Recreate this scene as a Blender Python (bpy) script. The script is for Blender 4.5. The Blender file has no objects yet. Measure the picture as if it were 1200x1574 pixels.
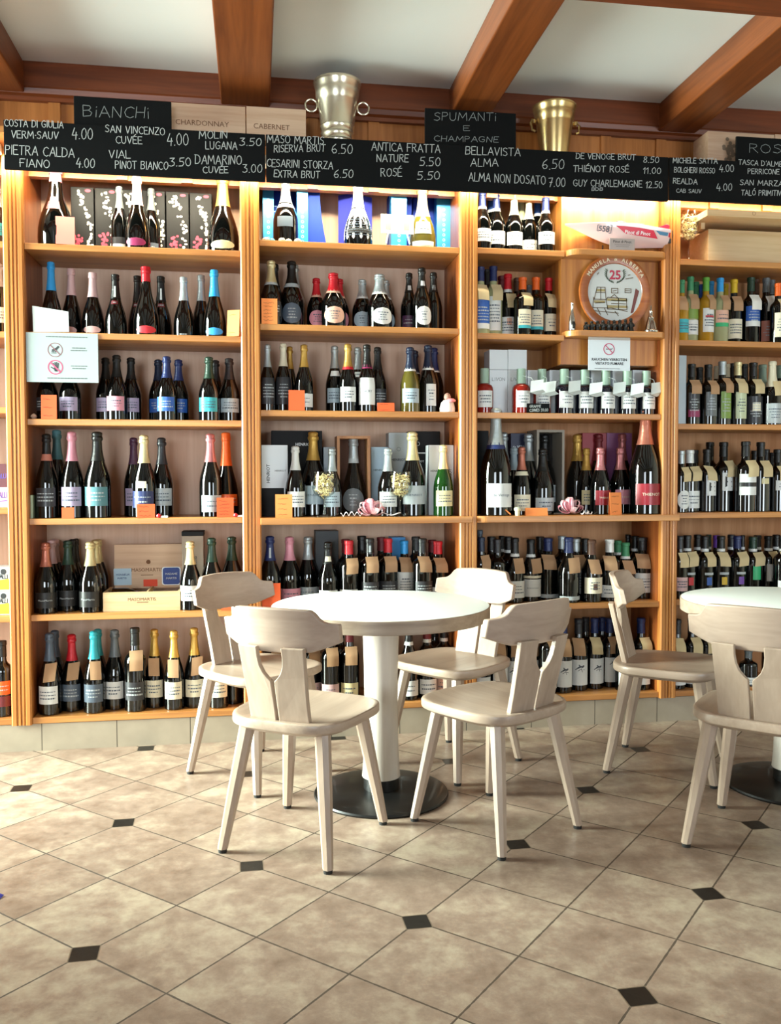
import bpy, math, random
from mathutils import Vector, Matrix
random.seed(7)
S = bpy.context.scene
COL = S.collection

# ------------------------------------------------------------------ camera
FPX, YAW, PITCH, ROLL = 1351.5, -.1534, -.039, -.0019
CAM = Vector((1.0013, -3.9724, 1.1858))
def _axes():
    cy, sy = math.cos(YAW), math.sin(YAW)
    fw, rt, up = Vector((-sy, cy, 0)), Vector((cy, sy, 0)), Vector((0, 0, 1))
    cp, sp = math.cos(PITCH), math.sin(PITCH)
    F = fw*cp + up*sp; U = up*cp - fw*sp
    cr, sr = math.cos(ROLL), math.sin(ROLL)
    return rt*cr + U*sr, U*cr - rt*sr, F
AR, AU, AF = _axes()
cam_d = bpy.data.cameras.new('camera'); cam = bpy.data.objects.new('camera', cam_d); COL.objects.link(cam)
cam_d.sensor_fit = 'AUTO'; cam_d.sensor_width = 36.0; cam_d.lens = FPX/1574*36.0
cam_d.clip_start = .05; cam_d.clip_end = 60
M = Matrix((AR, AU, -AF)).transposed().to_4x4(); M.translation = CAM
cam.matrix_world = M
S.camera = cam
def ray(px, py): return AF + AR*((px-600)/FPX) - AU*((py-787)/FPX)
def at(px, py, Y):            # the point of the plane y = Y seen at a pixel
    r = ray(px, py); return CAM + r*((Y-CAM.y)/r.y)
def onz(px, py, z):           # the point of the level z seen at a pixel
    r = ray(px, py); return CAM + r*((z-CAM.z)/r.z)

# ------------------------------------------------------------------ world, lights, exposure
S.view_settings.view_transform = 'Standard'; S.view_settings.look = 'None'
S.view_settings.gamma = 1.0; S.view_settings.exposure = -0.12
S.view_settings.use_curve_mapping = False
W = bpy.data.worlds.new('world'); S.world = W; W.use_nodes = True
bg = W.node_tree.nodes['Background']; bg.inputs[0].default_value = (.85, .95, 1, 1); bg.inputs[1].default_value = .6

def area(name, loc, direction, sx, sy, power, color, spread=180):
    l = bpy.data.lights.new(name, 'AREA'); l.shape = 'RECTANGLE'; l.size = sx; l.size_y = sy
    l.energy = power; l.color = color; l.spread = math.radians(spread)
    o = bpy.data.objects.new(name, l); COL.objects.link(o); o.location = loc
    o.rotation_euler = Vector(direction).to_track_quat('-Z', 'Y').to_euler()
    return o
XL, XR, YB, YF, ZC = -1.6, 6.2, .36, -7.0, 2.97       # room shell
DAY = (.86, 1, .90)
area('daylight_left', (XL+.03, -.36, 1.45), (1, -.06, -.20), 1.25, 2.6, 310, DAY, 84)
area('daylight_front_left', (-.5, YF+.03, 1.45), (.1, 1, 0), 1.9, 1.8, 34, (.82, .93, 1), 76)
area('daylight_front_right', (4.75, YF+.03, 1.45), (-.1, 1, 0), 2.0, 1.8, 38, (.82, .93, 1), 76)

# ------------------------------------------------------------------ materials
def lin(h):
    h = h.lstrip('#'); o = []
    for i in (0, 2, 4):
        c = int(h[i:i+2], 16)/255; o.append(c/12.92 if c <= .04045 else ((c+.055)/1.055)**2.4)
    return (*o, 1)
MATS = {}
def mat(name, hexc, rough=.5, metal=0., spec=.5, coat=0., trans=0., emit=0., noise=None, bump=0.):
    if name in MATS: return MATS[name]
    m = bpy.data.materials.new(name); m.use_nodes = True; nt = m.node_tree
    b = nt.nodes['Principled BSDF']
    b.inputs['Base Color'].default_value = lin(hexc); b.inputs['Roughness'].default_value = rough
    b.inputs['Metallic'].default_value = metal; b.inputs['Specular IOR Level'].default_value = spec
    b.inputs['Coat Weight'].default_value = coat; b.inputs['Transmission Weight'].default_value = trans
    if emit: b.inputs['Emission Color'].default_value = lin(hexc); b.inputs['Emission Strength'].default_value = emit
    if noise:                    # (scale, amount): slight uneven tone
        tc = nt.nodes.new('ShaderNodeTexCoord'); n = nt.nodes.new('ShaderNodeTexNoise'); n.inputs['Scale'].default_value = noise[0]
        n.inputs['Detail'].default_value = 5
        mx = nt.nodes.new('ShaderNodeMix'); mx.data_type = 'RGBA'
        c = lin(hexc); mx.inputs[6].default_value = tuple(v*(1-noise[1]) for v in c[:3])+(1,)
        mx.inputs[7].default_value = tuple(min(1, v*(1+noise[1])) for v in c[:3])+(1,)
        nt.links.new(tc.outputs['Object'], n.inputs['Vector']); nt.links.new(n.outputs['Fac'], mx.inputs[0]); nt.links.new(mx.outputs[2], b.inputs['Base Color'])
    if bump:
        tc = nt.nodes.new('ShaderNodeTexCoord'); n = nt.nodes.new('ShaderNodeTexNoise'); n.inputs['Scale'].default_value = 90
        bp = nt.nodes.new('ShaderNodeBump'); bp.inputs['Strength'].default_value = bump; bp.inputs['Distance'].default_value = .004
        nt.links.new(tc.outputs['Object'], n.inputs['Vector']); nt.links.new(n.outputs['Fac'], bp.inputs['Height']); nt.links.new(bp.outputs['Normal'], b.inputs['Normal'])
    MATS[name] = m; return m
def wood(name, c1, c2, axis='z', rough=.4, scale=1., coat=.15, contrast=1., spec=.4):
    if name in MATS: return MATS[name]
    m = bpy.data.materials.new(name); m.use_nodes = True; nt = m.node_tree; N = nt.nodes; L = nt.links
    b = N['Principled BSDF']; b.inputs['Roughness'].default_value = rough; b.inputs['Coat Weight'].default_value = coat
    b.inputs['Coat Roughness'].default_value = .25; b.inputs['Specular IOR Level'].default_value = spec
    tc = N.new('ShaderNodeTexCoord'); mp = N.new('ShaderNodeMapping')
    st = {'x': (1.2, 22, 22), 'y': (22, 1.2, 22), 'z': (22, 22, 1.2)}[axis]
    mp.inputs['Scale'].default_value = tuple(v*scale for v in st)
    oi = N.new('ShaderNodeObjectInfo'); ad = N.new('ShaderNodeVectorMath'); ad.operation = 'ADD'
    ml = N.new('ShaderNodeVectorMath'); ml.operation = 'SCALE'; ml.inputs[3].default_value = 13.
    L.new(oi.outputs['Location'], ml.inputs[0])
    L.new(tc.outputs['Object'], ad.inputs[0]); L.new(ml.outputs[0], ad.inputs[1]); L.new(ad.outputs[0], mp.inputs[0])
    n1 = N.new('ShaderNodeTexNoise'); n1.inputs['Scale'].default_value = 1.0; n1.inputs['Detail'].default_value = 6; n1.inputs['Distortion'].default_value = .8
    n2 = N.new('ShaderNodeTexNoise'); n2.inputs['Scale'].default_value = 5; n2.inputs['Detail'].default_value = 3
    L.new(mp.outputs[0], n1.inputs['Vector']); L.new(mp.outputs[0], n2.inputs['Vector'])
    mm = N.new('ShaderNodeMath'); mm.operation = 'MULTIPLY_ADD'; mm.inputs[1].default_value = .35; L.new(n2.outputs['Fac'], mm.inputs[0]); L.new(n1.outputs['Fac'], mm.inputs[2])
    cr = N.new('ShaderNodeValToRGB'); cr.color_ramp.elements[0].position = .68-.2/contrast; cr.color_ramp.elements[1].position = .68+.2/contrast
    cr.color_ramp.elements[0].color = lin(c2); cr.color_ramp.elements[1].color = lin(c1)
    L.new(mm.outputs[0], cr.inputs[0]); L.new(cr.outputs[0], b.inputs['Base Color'])
    bp = N.new('ShaderNodeBump'); bp.inputs['Strength'].default_value = .12; bp.inputs['Distance'].default_value = .002
    L.new(n2.outputs['Fac'], bp.inputs['Height']); L.new(bp.outputs[0], b.inputs['Normal'])
    MATS[name] = m; return m

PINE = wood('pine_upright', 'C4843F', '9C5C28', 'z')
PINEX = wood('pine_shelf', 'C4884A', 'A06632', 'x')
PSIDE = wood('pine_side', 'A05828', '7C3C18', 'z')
PBACK = wood('back_board', 'DABAA2', 'C8A288', 'z', rough=.55, coat=0, scale=.8)
PBACKR = wood('back_board_orange', 'BE8A5C', 'A06A3C', 'z', rough=.55, coat=0, scale=.8)
BEAM = wood('beam_wood', '86481F', '663212', 'y', rough=.42)
BEAMX = wood('cornice_wood', '7E3E1C', '5E2C11', 'x', rough=.42)
PANEL = wood('panel_wood', 'B87438', '955822', 'z', rough=.45)
CHAIRW = wood('bleached_wood', 'B19C8A', '9C8776', 'y', rough=.38, contrast=.8, coat=.25)
CHAIRX = wood('bleached_wood_rail', 'AF9A8A', '9A8577', 'x', rough=.38, contrast=.8, coat=.25)
CHAIRZ = wood('bleached_wood_upright', 'B19C8A', '9C8776', 'z', rough=.38, contrast=.8, coat=.25)
CRATE = wood('crate_wood', 'D8BE96', 'C3A276', 'x', rough=.65, coat=0)
CRATEP = wood('crate_wood_pinkish', 'D2B498', 'BC987C', 'x', rough=.65, coat=0)

# ------------------------------------------------------------------ mesh helpers
class MB:
    def __init__(s): s.v = []; s.f = []
    def add(s, vs, fs):
        o = len(s.v); s.v += [tuple(v) for v in vs]; s.f += [tuple(i+o for i in f) for f in fs]; return s
    def box(s, x0, y0, z0, x1, y1, z1):
        x0, x1 = sorted((x0, x1)); y0, y1 = sorted((y0, y1)); z0, z1 = sorted((z0, z1))
        return s.add([(x0,y0,z0),(x1,y0,z0),(x1,y1,z0),(x0,y1,z0),(x0,y0,z1),(x1,y0,z1),(x1,y1,z1),(x0,y1,z1)],
                     [(3,2,1,0),(4,5,6,7),(0,1,5,4),(1,2,6,5),(2,3,7,6),(3,0,4,7)])
    def lathe(s, prof, n=20, c=(0,0,0)):           # prof: (z, r)
        vs = []; fs = []; rings = []
        for z, r in prof:
            if r < 1e-6: rings.append([len(vs)]); vs.append((c[0], c[1], c[2]+z))
            else:
                rings.append(list(range(len(vs), len(vs)+n)))
                vs += [(c[0]+r*math.cos(2*math.pi*k/n), c[1]+r*math.sin(2*math.pi*k/n), c[2]+z) for k in range(n)]
        for a, b in zip(rings, rings[1:]):
            for k in range(n):
                k2 = (k+1) % n
                if len(a) == 1 and len(b) == 1: continue
                if len(a) == 1: fs.append((a[0], b[k2], b[k]))
                elif len(b) == 1: fs.append((a[k], a[k2], b[0]))
                else: fs.append((a[k], a[k2], b[k2], b[k]))
        return s.add(vs, fs)
    def prism(s, poly, y0, y1, warp=None):         # poly in (x, z), counter-clockwise seen from -y
        n = len(poly); vs = [(x, y0, z) for x, z in poly]+[(x, y1, z) for x, z in poly]
        fs = [tuple(range(n)), tuple(range(2*n-1, n-1, -1))]+[(i, i+n, (i+1) % n+n, (i+1) % n) for i in range(n)]
        if warp: vs = [warp(v) for v in vs]
        return s.add(vs, fs)
    def extrude_z(s, poly, z0, z1):                # poly in (x, y)
        n = len(poly); vs = [(x, y, z0) for x, y in poly]+[(x, y, z1) for x, y in poly]
        return s.add(vs, [tuple(reversed(range(n))), tuple(range(n, 2*n))]+[(i, (i+1) % n, (i+1) % n+n, i+n) for i in range(n)])
    def extrude_x(s, poly, x0, x1):                # poly in (y, z)
        n = len(poly); vs = [(x0, y, z) for y, z in poly]+[(x1, y, z) for y, z in poly]
        return s.add(vs, [tuple(range(n)), tuple(range(2*n-1, n-1, -1))]+[(i, i+n, (i+1) % n+n, (i+1) % n) for i in range(n)])
    def tube(s, pts, rad, n=8):
        pts = [Vector(p) for p in pts]; rads = rad if isinstance(rad, (list, tuple)) else [rad]*len(pts)
        vs = []; fs = []
        for i, p in enumerate(pts):
            d = (pts[min(i+1, len(pts)-1)]-pts[max(i-1, 0)]).normalized()
            a = d.cross(Vector((0, 0, 1))) if abs(d.z) < .95 else d.cross(Vector((0, 1, 0)))
            a.normalize(); b = d.cross(a)
            vs += [p+(a*math.cos(2*math.pi*k/n)+b*math.sin(2*math.pi*k/n))*rads[i] for k in range(n)]
        for i in range(len(pts)-1):
            for k in range(n): k2 = (k+1) % n; fs.append((i*n+k, i*n+k2, (i+1)*n+k2, (i+1)*n+k))
        fs += [tuple(reversed(range(n))), tuple(range((len(pts)-1)*n, len(pts)*n))]
        return s.add(vs, fs)
    def ribbon(s, pts, w, t=.0006):                # flat stroke in the xz plane, facing -y, thickness t
        for p, q in zip(pts, pts[1:]):
            dx, dz = q[0]-p[0], q[1]-p[1]; l = math.hypot(dx, dz)
            if l < 1e-7: continue
            nx, nz = -dz/l*w/2, dx/l*w/2; ex, ez = dx/l*w*.35, dz/l*w*.35
            P = [(p[0]-ex-nx, p[1]-ez-nz), (q[0]+ex-nx, q[1]+ez-nz), (q[0]+ex+nx, q[1]+ez+nz), (p[0]-ex+nx, p[1]-ez+nz)]
            s.add([(x, -t, z) for x, z in P], [(0, 1, 2, 3)])
        return s
    def disc(s, cx, cz, r, y=-.0006, n=24, rz=None):
        rz = rz or r
        return s.add([(cx+r*math.cos(2*math.pi*k/n), y, cz+rz*math.sin(2*math.pi*k/n)) for k in range(n)], [tuple(range(n))])
    def ring(s, cx, cz, r0, r1, y=-.0006, n=32):
        vs = []; fs = []
        for k in range(n):
            a = 2*math.pi*k/n; vs += [(cx+r0*math.cos(a), y, cz+r0*math.sin(a)), (cx+r1*math.cos(a), y, cz+r1*math.sin(a))]
        for k in range(n): j = (k+1) % n; fs.append((2*k, 2*k+1, 2*j+1, 2*j))
        return s.add(vs, fs)
    def mesh(s, name, m, smooth=None):
        me = bpy.data.meshes.new(name); me.from_pydata(s.v, [], s.f); me.materials.append(m)
        if smooth:
            me.polygons.foreach_set('use_smooth', [True]*len(me.polygons)); me.set_sharp_from_angle(angle=math.radians(smooth))
        me.update(); return me
    def build(s, name, m, parent=None, smooth=None, bevel=0, loc=None):
        return link(name, s.mesh(name, m, smooth), parent, bevel, loc)
def link(name, me, parent=None, bevel=0, loc=None):
    o = bpy.data.objects.new(name, me); COL.objects.link(o)
    if parent: o.parent = parent
    if loc: o.location = loc
    if bevel:
        b = o.modifiers.new('bevel', 'BEVEL'); b.width = bevel; b.segments = 2; b.limit_method = 'ANGLE'; b.harden_normals = False
    return o
def tag(o, label, cat, group=None, kind=None):
    o['label'] = label; o['category'] = cat
    if group: o['group'] = group
    if kind: o['kind'] = kind
    return o
def thing(name, label, cat, loc=(0, 0, 0), rz=0, group=None):
    o = bpy.data.objects.new(name, None); o.empty_display_size = .05; COL.objects.link(o)
    o.location = loc; o.rotation_euler = (0, 0, rz); return tag(o, label, cat, group)
def struct(o, label=None):
    o['kind'] = 'structure'
    if label: o['label'] = label
    return o
def copy_tree(o, parent=None):
    c = o.copy(); COL.objects.link(c); c.parent = parent
    for ch in list(o.children): copy_tree(ch, c)
    return c

# handwriting: single-stroke capitals, (advance, strokes) in a unit-high cell
G = {
'A': (.62, [[(0,0),(.28,1),(.56,0)],[(.1,.36),(.48,.36)]]), 'B': (.55, [[(0,0),(0,1),(.36,.95),(.42,.76),(.3,.56),(0,.52)],[(.3,.54),(.47,.34),(.38,.06),(0,0)]]),
'C': (.56, [[(.5,.85),(.32,1),(.1,.86),(0,.5),(.1,.14),(.32,0),(.5,.12)]]), 'D': (.6, [[(.02,1),(0,0),(.3,.04),(.5,.3),(.48,.7),(.3,.95),(-.06,1)]]),
'E': (.48, [[(.42,1),(0,1),(0,0),(.44,0)],[(0,.52),(.34,.52)]]), 'F': (.48, [[(.46,1),(0,1),(0,0)],[(-.06,.52),(.34,.52)]]),
'G': (.62, [[(.5,.86),(.3,1),(.08,.84),(0,.5),(.1,.12),(.34,0),(.52,.18),(.52,.45),(.3,.45)]]), 'H': (.56, [[(0,0),(0,1)],[(.46,0),(.46,1)],[(0,.5),(.46,.5)]]),
'I': (.16, [[(.05,0),(.05,1)]]), 'i': (.18, [[(.06,0),(.06,.62)],[(.05,.86),(.07,.93)]]), 'L': (.46, [[(0,1),(0,0),(.4,0)]]),
'M': (.74, [[(0,0),(.06,1),(.32,.3),(.58,1),(.66,0)]]), 'N': (.58, [[(0,0),(.02,1),(.46,0),(.48,1)]]),
'O': (.62, [[(.27,1),(.06,.82),(0,.48),(.1,.12),(.28,0),(.48,.16),(.54,.52),(.46,.86),(.27,1)]]), 'P': (.52, [[(.02,0),(.02,1),(.36,.96),(.44,.74),(.32,.54),(.02,.5)]]),
'R': (.56, [[(.02,0),(.02,1),(.36,.96),(.42,.76),(.3,.55),(.02,.5)],[(.2,.5),(.48,0)]]), 'S': (.5, [[(.42,.88),(.24,1),(.04,.86),(.06,.64),(.36,.44),(.42,.2),(.24,0),(0,.1)]]),
'T': (.54, [[(-.02,.98),(.5,1)],[(.24,1),(.22,0)]]), 'U': (.56, [[(0,1),(.02,.25),(.14,.02),(.32,.02),(.44,.25),(.46,1)]]), 'V': (.54, [[(0,1),(.22,0),(.48,1)]]),
'X': (.54, [[(0,1),(.46,0)],[(.46,1),(0,0)]]), 'Y': (.54, [[(0,1),(.24,.5),(.46,1)],[(.24,.5),(.16,0)]]), 'Z': (.54, [[(0,1),(.46,1),(0,0),(.48,0)]]),
'0': (.5, [[(.22,1),(.05,.78),(0,.45),(.08,.1),(.22,0),(.38,.14),(.43,.5),(.36,.86),(.22,1)]]), '1': (.3, [[(0,.72),(.18,1),(.16,0)]]),
'2': (.5, [[(.02,.82),(.2,1),(.4,.82),(.34,.5),(0,0),(.44,.02)]]), '3': (.5, [[(.02,.96),(.4,.98),(.16,.6),(.4,.46),(.4,.14),(.18,0),(0,.08)]]),
'4': (.52, [[(.22,1),(0,.34),(.46,.36)],[(.36,.62),(.32,-.04)]]), '5': (.5, [[(.42,1),(.08,.98),(.06,.58),(.3,.6),(.42,.34),(.3,.04),(0,.04)]]),
'6': (.5, [[(.36,.98),(.1,.7),(0,.3),(.14,.02),(.34,.06),(.42,.3),(.28,.48),(.04,.36)]]), '7': (.48, [[(0,.96),(.42,1),(.14,0)],[(.1,.5),(.38,.52)]]),
'8': (.5, [[(.24,.54),(.06,.72),(.14,.96),(.34,.94),(.38,.72),(.06,.34),(.06,.1),(.24,0),(.42,.14),(.38,.36),(.24,.54)]]),
'9': (.5, [[(.40,.62),(.24,.46),(.06,.62),(.08,.9),(.26,1),(.4,.84),(.38,.4),(.24,0)]]),
'.': (.16, [[(.03,0),(.07,.03)]]), '-': (.2, [[(.03,.45),(.11,.45)]]), "'": (.14, [[(.06,1),(.04,.8)]]), ' ': (.34, []), '&': (.6, [[(.5,0),(.1,.76),(.2,1),(.34,.84),(0,.3),(.16,0),(.46,.4)]]),
'(': (.24, [[(.14,1.1),(.02,.8),(.02,.2),(.14,-.1)]]), ')': (.24, [[(.02,1.1),(.14,.8),(.14,.2),(.02,-.1)]])}
G['É'] = (.48, G['E'][1]+[[(.14,1.1),(.32,1.3)]]); G['Ó'] = (.62, G['O'][1]+[[(.2,1.1),(.38,1.32)]])
def hand(mb, text, p0, p1, h, w, wob=.03):
    """write text with its baseline from p0 to p1 (x, z)"""
    adv = sum(G[c][0]+.07 for c in text)-.15; h *= .92; dx, dz = p1[0]-p0[0], p1[1]-p0[1]; k = dx/adv; x = 0
    for c in text:
        a, st = G[c]; jz = random.uniform(-wob, wob); sl = random.uniform(-.02, .07)
        for pl in st:
            mb.ribbon([(p0[0]+(x+u+sl*v)*k, p0[1]+(x+u)/adv*dz+(v+jz)*h) for u, v in pl], w)
        x += a+.07
def printed(text, width=None, height=None, bold=0.):
    """the default typeface as vertices and faces in the xz plane, centred on 0"""
    cu = bpy.data.curves.new('lettering', 'FONT'); cu.body = text; cu.size = 1; cu.resolution_u = 2; cu.offset = bold
    o = bpy.data.objects.new('lettering', cu); COL.objects.link(o)
    me = o.evaluated_get(bpy.context.evaluated_depsgraph_get()).to_mesh()
    v = [(q.co.x, q.co.y) for q in me.vertices]; f = [tuple(p.vertices) for p in me.polygons]
    o.to_mesh_clear(); bpy.data.objects.remove(o); bpy.data.curves.remove(cu)
    x0, x1 = min(a for a, _ in v), max(a for a, _ in v); z0, z1 = min(b for _, b in v), max(b for _, b in v)
    sx = width/(x1-x0) if width else None; sz = height/(z1-z0) if height else None
    sx = sx or sz; sz = sz or sx
    return [((a-(x0+x1)/2)*sx, (b-(z0+z1)/2)*sz) for a, b in v], f
def print_on(mb, text, cx, cz, width=None, height=None, y=-.0006, warp=None, bold=0.):
    v, f = printed(text, width, height, bold)
    vs = [(cx+a, y, cz+b) for a, b in v]
    if warp: vs = [warp(q) for q in vs]
    mb.add(vs, f)

# ------------------------------------------------------------------ the room
WHITE = mat('ceiling_plaster', 'EEF3F2', .9, noise=(2, .03))
PLASTER = mat('wall_plaster', 'D8CFC0', .9, noise=(2, .04))
def floor_material():
    m = bpy.data.materials.new('stone_tile_floor'); m.use_nodes = True; nt = m.node_tree; N = nt.nodes; L = nt.links
    b = N['Principled BSDF']
    def math_(op, a, b_=None, c=None):
        n = N.new('ShaderNodeMath'); n.operation = op
        for i, v in enumerate((a, b_, c)):
            if v is None: continue
            if isinstance(v, (int, float)): n.inputs[i].default_value = v
            else: L.new(v, n.inputs[i])
        return n.outputs[0]
    tc = N.new('ShaderNodeTexCoord')
    sep = N.new('ShaderNodeSeparateXYZ'); L.new(tc.outputs['Object'], sep.inputs[0])
    ox, oy, th, t = 1.421, -1.705, -.755, .30
    X = math_('SUBTRACT', sep.outputs[0], ox); Y = math_('SUBTRACT', sep.outputs[1], oy)
    c, s = math.cos(th)/t, math.sin(th)/t
    u = math_('ADD', math_('MULTIPLY', X, c), math_('MULTIPLY', Y, s))
    v = math_('ADD', math_('MULTIPLY', X, -s), math_('MULTIPLY', Y, c))
    nw = N.new('ShaderNodeTexNoise'); nw.inputs['Scale'].default_value = 45; nw.inputs['Detail'].default_value = 3; L.new(tc.outputs['Object'], nw.inputs['Vector'])
    jit = math_('MULTIPLY', math_('SUBTRACT', nw.outputs['Fac'], .5), .012)
    def near(q, per): # distance to the nearest multiple of per
        f = math_('FRACT', math_('ADD', math_('DIVIDE', q, per), .5)); return math_('MULTIPLY', math_('ABSOLUTE', math_('SUBTRACT', f, .5)), per)
    du, dv = near(u, 1.), near(v, 1.)
    grout = math_('LESS_THAN', math_('ADD', math_('MINIMUM', du, dv), jit), .0085)
    d2 = math_('ADD', near(u, 2.), near(v, 2.))
    ins = math_('LESS_THAN', math_('ADD', d2, jit), .158)
    ring = math_('LESS_THAN', math_('ADD', d2, jit), .172)
    grout = math_('MULTIPLY', grout, math_('SUBTRACT', 1., ins))
    # tone per tile
    cb = N.new('ShaderNodeCombineXYZ'); L.new(math_('FLOOR', u), cb.inputs[0]); L.new(math_('FLOOR', v), cb.inputs[1])
    wn = N.new('ShaderNodeTexWhiteNoise'); wn.noise_dimensions = '3D'; L.new(cb.outputs[0], wn.inputs['Vector'])
    off = N.new('ShaderNodeVectorMath'); off.operation = 'MULTIPLY_ADD'; L.new(wn.outputs['Color'], off.inputs[0]); off.inputs[1].default_value = (9, 9, 9); L.new(tc.outputs['Object'], off.inputs[2])
    n1 = N.new('ShaderNodeTexNoise'); n1.inputs['Scale'].default_value = 8; n1.inputs['Detail'].default_value = 9; n1.inputs['Roughness'].default_value = .7; n1.inputs['Distortion'].default_value = .15
    L.new(off.outputs[0], n1.inputs['Vector'])
    n2 = N.new('ShaderNodeTexNoise'); n2.inputs['Scale'].default_value = 30; n2.inputs['Detail'].default_value = 6; n2.inputs['Roughness'].default_value = .7; L.new(off.outputs[0], n2.inputs['Vector'])
    cr = N.new('ShaderNodeValToRGB'); e = cr.color_ramp.elements
    e[0].position = .3; e[0].color = lin('735E50'); e[1].position = .72; e[1].color = lin('AA9A86')
    q = cr.color_ramp.elements.new(.5); q.color = lin('8C7768')
    L.new(math_('MULTIPLY_ADD', n2.outputs['Fac'], .35, math_('MULTIPLY_ADD', wn.outputs['Value'], .12, math_('SUBTRACT', n1.outputs['Fac'], .21))), cr.inputs[0])
    def mix(fac, a, col):
        n = N.new('ShaderNodeMix'); n.data_type = 'RGBA'; L.new(fac, n.inputs[0]); L.new(a, n.inputs[6]); n.inputs[7].default_value = lin(col); return n.outputs[2]
    col = mix(grout, cr.outputs[0], '4A3C30'); col = mix(ring, col, '6A5A4A'); col = mix(ins, col, '0B0A08')
    L.new(col, b.inputs['Base Color'])
    ro = math_('MULTIPLY_ADD', n2.outputs['Fac'], .25, .24); L.new(math_('MAXIMUM', ro, math_('MULTIPLY', grout, .8)), b.inputs['Roughness'])
    bp = N.new('ShaderNodeBump'); bp.inputs['Strength'].default_value = .25; bp.inputs['Distance'].default_value = .004
    L.new(math_('SUBTRACT', math_('MULTIPLY', n2.outputs['Fac'], .25), math_('MAXIMUM', grout, math_('SUBTRACT', ring, ins))), bp.inputs['Height']); L.new(bp.outputs[0], b.inputs['Normal'])
    b.inputs['Specular IOR Level'].default_value = .45
    return m
struct(MB().box(XL-.1, YF-.1, -.1, XR+.1, YB+.1, 0).build('floor', floor_material()), 'mottled beige stone tile floor laid diagonally with small black inserts')
struct(MB().box(XL-.1, YF-.1, ZC, XR+.1, YB+.1, ZC+.1).build('ceiling', WHITE), 'white plaster ceiling between the wooden beams')
struct(MB().box(XL-.1, YB, 0, XR+.1, YB+.1, ZC).build('wall_back', PLASTER))
struct(MB().box(XR, YF, 0, XR+.1, YB, ZC).build('wall_right', PLASTER))
w = MB(); w.box(XL-.1, .28, 0, XL, YB, ZC); w.box(XL-.1, YF, 0, XL, -1.0, ZC); w.box(XL-.1, -1.0, 2.8, XL, .28, ZC); w.box(XL-.1, -1.0, 0, XL, .28, .12)
struct(w.build('wall_left', PLASTER))
w = MB(); w.box(XL, YF-.1, 0, -1.45, YF, ZC); w.box(.45, YF-.1, 0, 3.75, YF, ZC); w.box(5.75, YF-.1, 0, XR, YF, ZC)
w.box(-1.45, YF-.1, 0, .45, YF, .55); w.box(-1.45, YF-.1, 2.35, .45, YF, ZC); w.box(3.75, YF-.1, 0, 5.75, YF, .55); w.box(3.75, YF-.1, 2.35, 5.75, YF, ZC)
struct(w.build('wall_front', PLASTER))
# tiled plinth under the shelves
def plinth_material():
    m = mat('plinth_tile', '9E917E', .5, noise=(14, .16)); nt = m.node_tree; N = nt.nodes; L = nt.links; b = N['Principled BSDF']
    src = b.inputs['Base Color'].links[0].from_socket
    tc = N.new('ShaderNodeTexCoord'); sp = N.new('ShaderNodeSeparateXYZ'); L.new(tc.outputs['Object'], sp.inputs[0])
    def mt(op, a, v):
        n = N.new('ShaderNodeMath'); n.operation = op; L.new(a, n.inputs[0]); n.inputs[1].default_value = v; return n.outputs[0]
    f = mt('LESS_THAN', mt('FRACT', mt('DIVIDE', mt('ADD', sp.outputs[0], 3.15-.066), .316), 0), .012)
    f2 = mt('FRACT', mt('DIVIDE', mt('ADD', sp.outputs[0], 3.15-.066), .316), 0)
    f = mt('LESS_THAN', f2, .012)
    mx = N.new('ShaderNodeMix'); mx.data_type = 'RGBA'; L.new(f, mx.inputs[0]); L.new(src, mx.inputs[6]); mx.inputs[7].default_value = lin('4A4034'); L.new(mx.outputs[2], b.inputs['Base Color'])
    return m
struct(MB().box(-1.55, .006, 0, 5.2, .34, .118).build('baseboard_back', plinth_material()), 'beige stone tile plinth below the wine shelves')

# ceiling beams, cornice and panelling above the shelves
ZB = 2.842
for i, (x0, x1, lb) in enumerate(((-.18, .04, 'brown ceiling beam at the left edge, above the white-wine board'), (.868, 1.083, 'brown ceiling beam running straight out above the grape crates'),
                      (1.9, 2.082, 'brown ceiling beam above the board reading spumanti e champagne'), (2.925, 3.115, 'brown ceiling beam right of the second ice bucket'), (3.95, 4.14, 'brown ceiling beam beyond the red-wine board'), (-1.25, -1.05, 'brown ceiling beam left of the shelving'))):
    struct(MB().box(x0, -5.2, ZB, x1, .1, ZC).build('beam', BEAM, bevel=.006), lb)
struct(MB().box(XL, -1.2, ZB+.01, XR, -.965, ZC).build('cross_beam', BEAMX, bevel=.006), 'brown cross beam running parallel to the shelf wall')
c = MB().extrude_x([(.12, 2.815), (.075, 2.815), (.075, 2.832), (.062, 2.84), (.055, 2.86), (.05, 2.866), (.05, ZC), (.12, ZC)], XL, XR)
struct(c.build('cornice', BEAMX), 'brown moulded wooden cornice under the ceiling')
pn = MB().box(XL, .1, 2.5, XR, .14, 2.99)
for k in range(27):
    x = -1.55+k*.28
    pn.box(x, .088, 2.5, x+.05, .101, 2.83)
struct(pn.build('wall_panelling', PANEL), 'orange brown vertical wooden panelling above the shelves')

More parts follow.
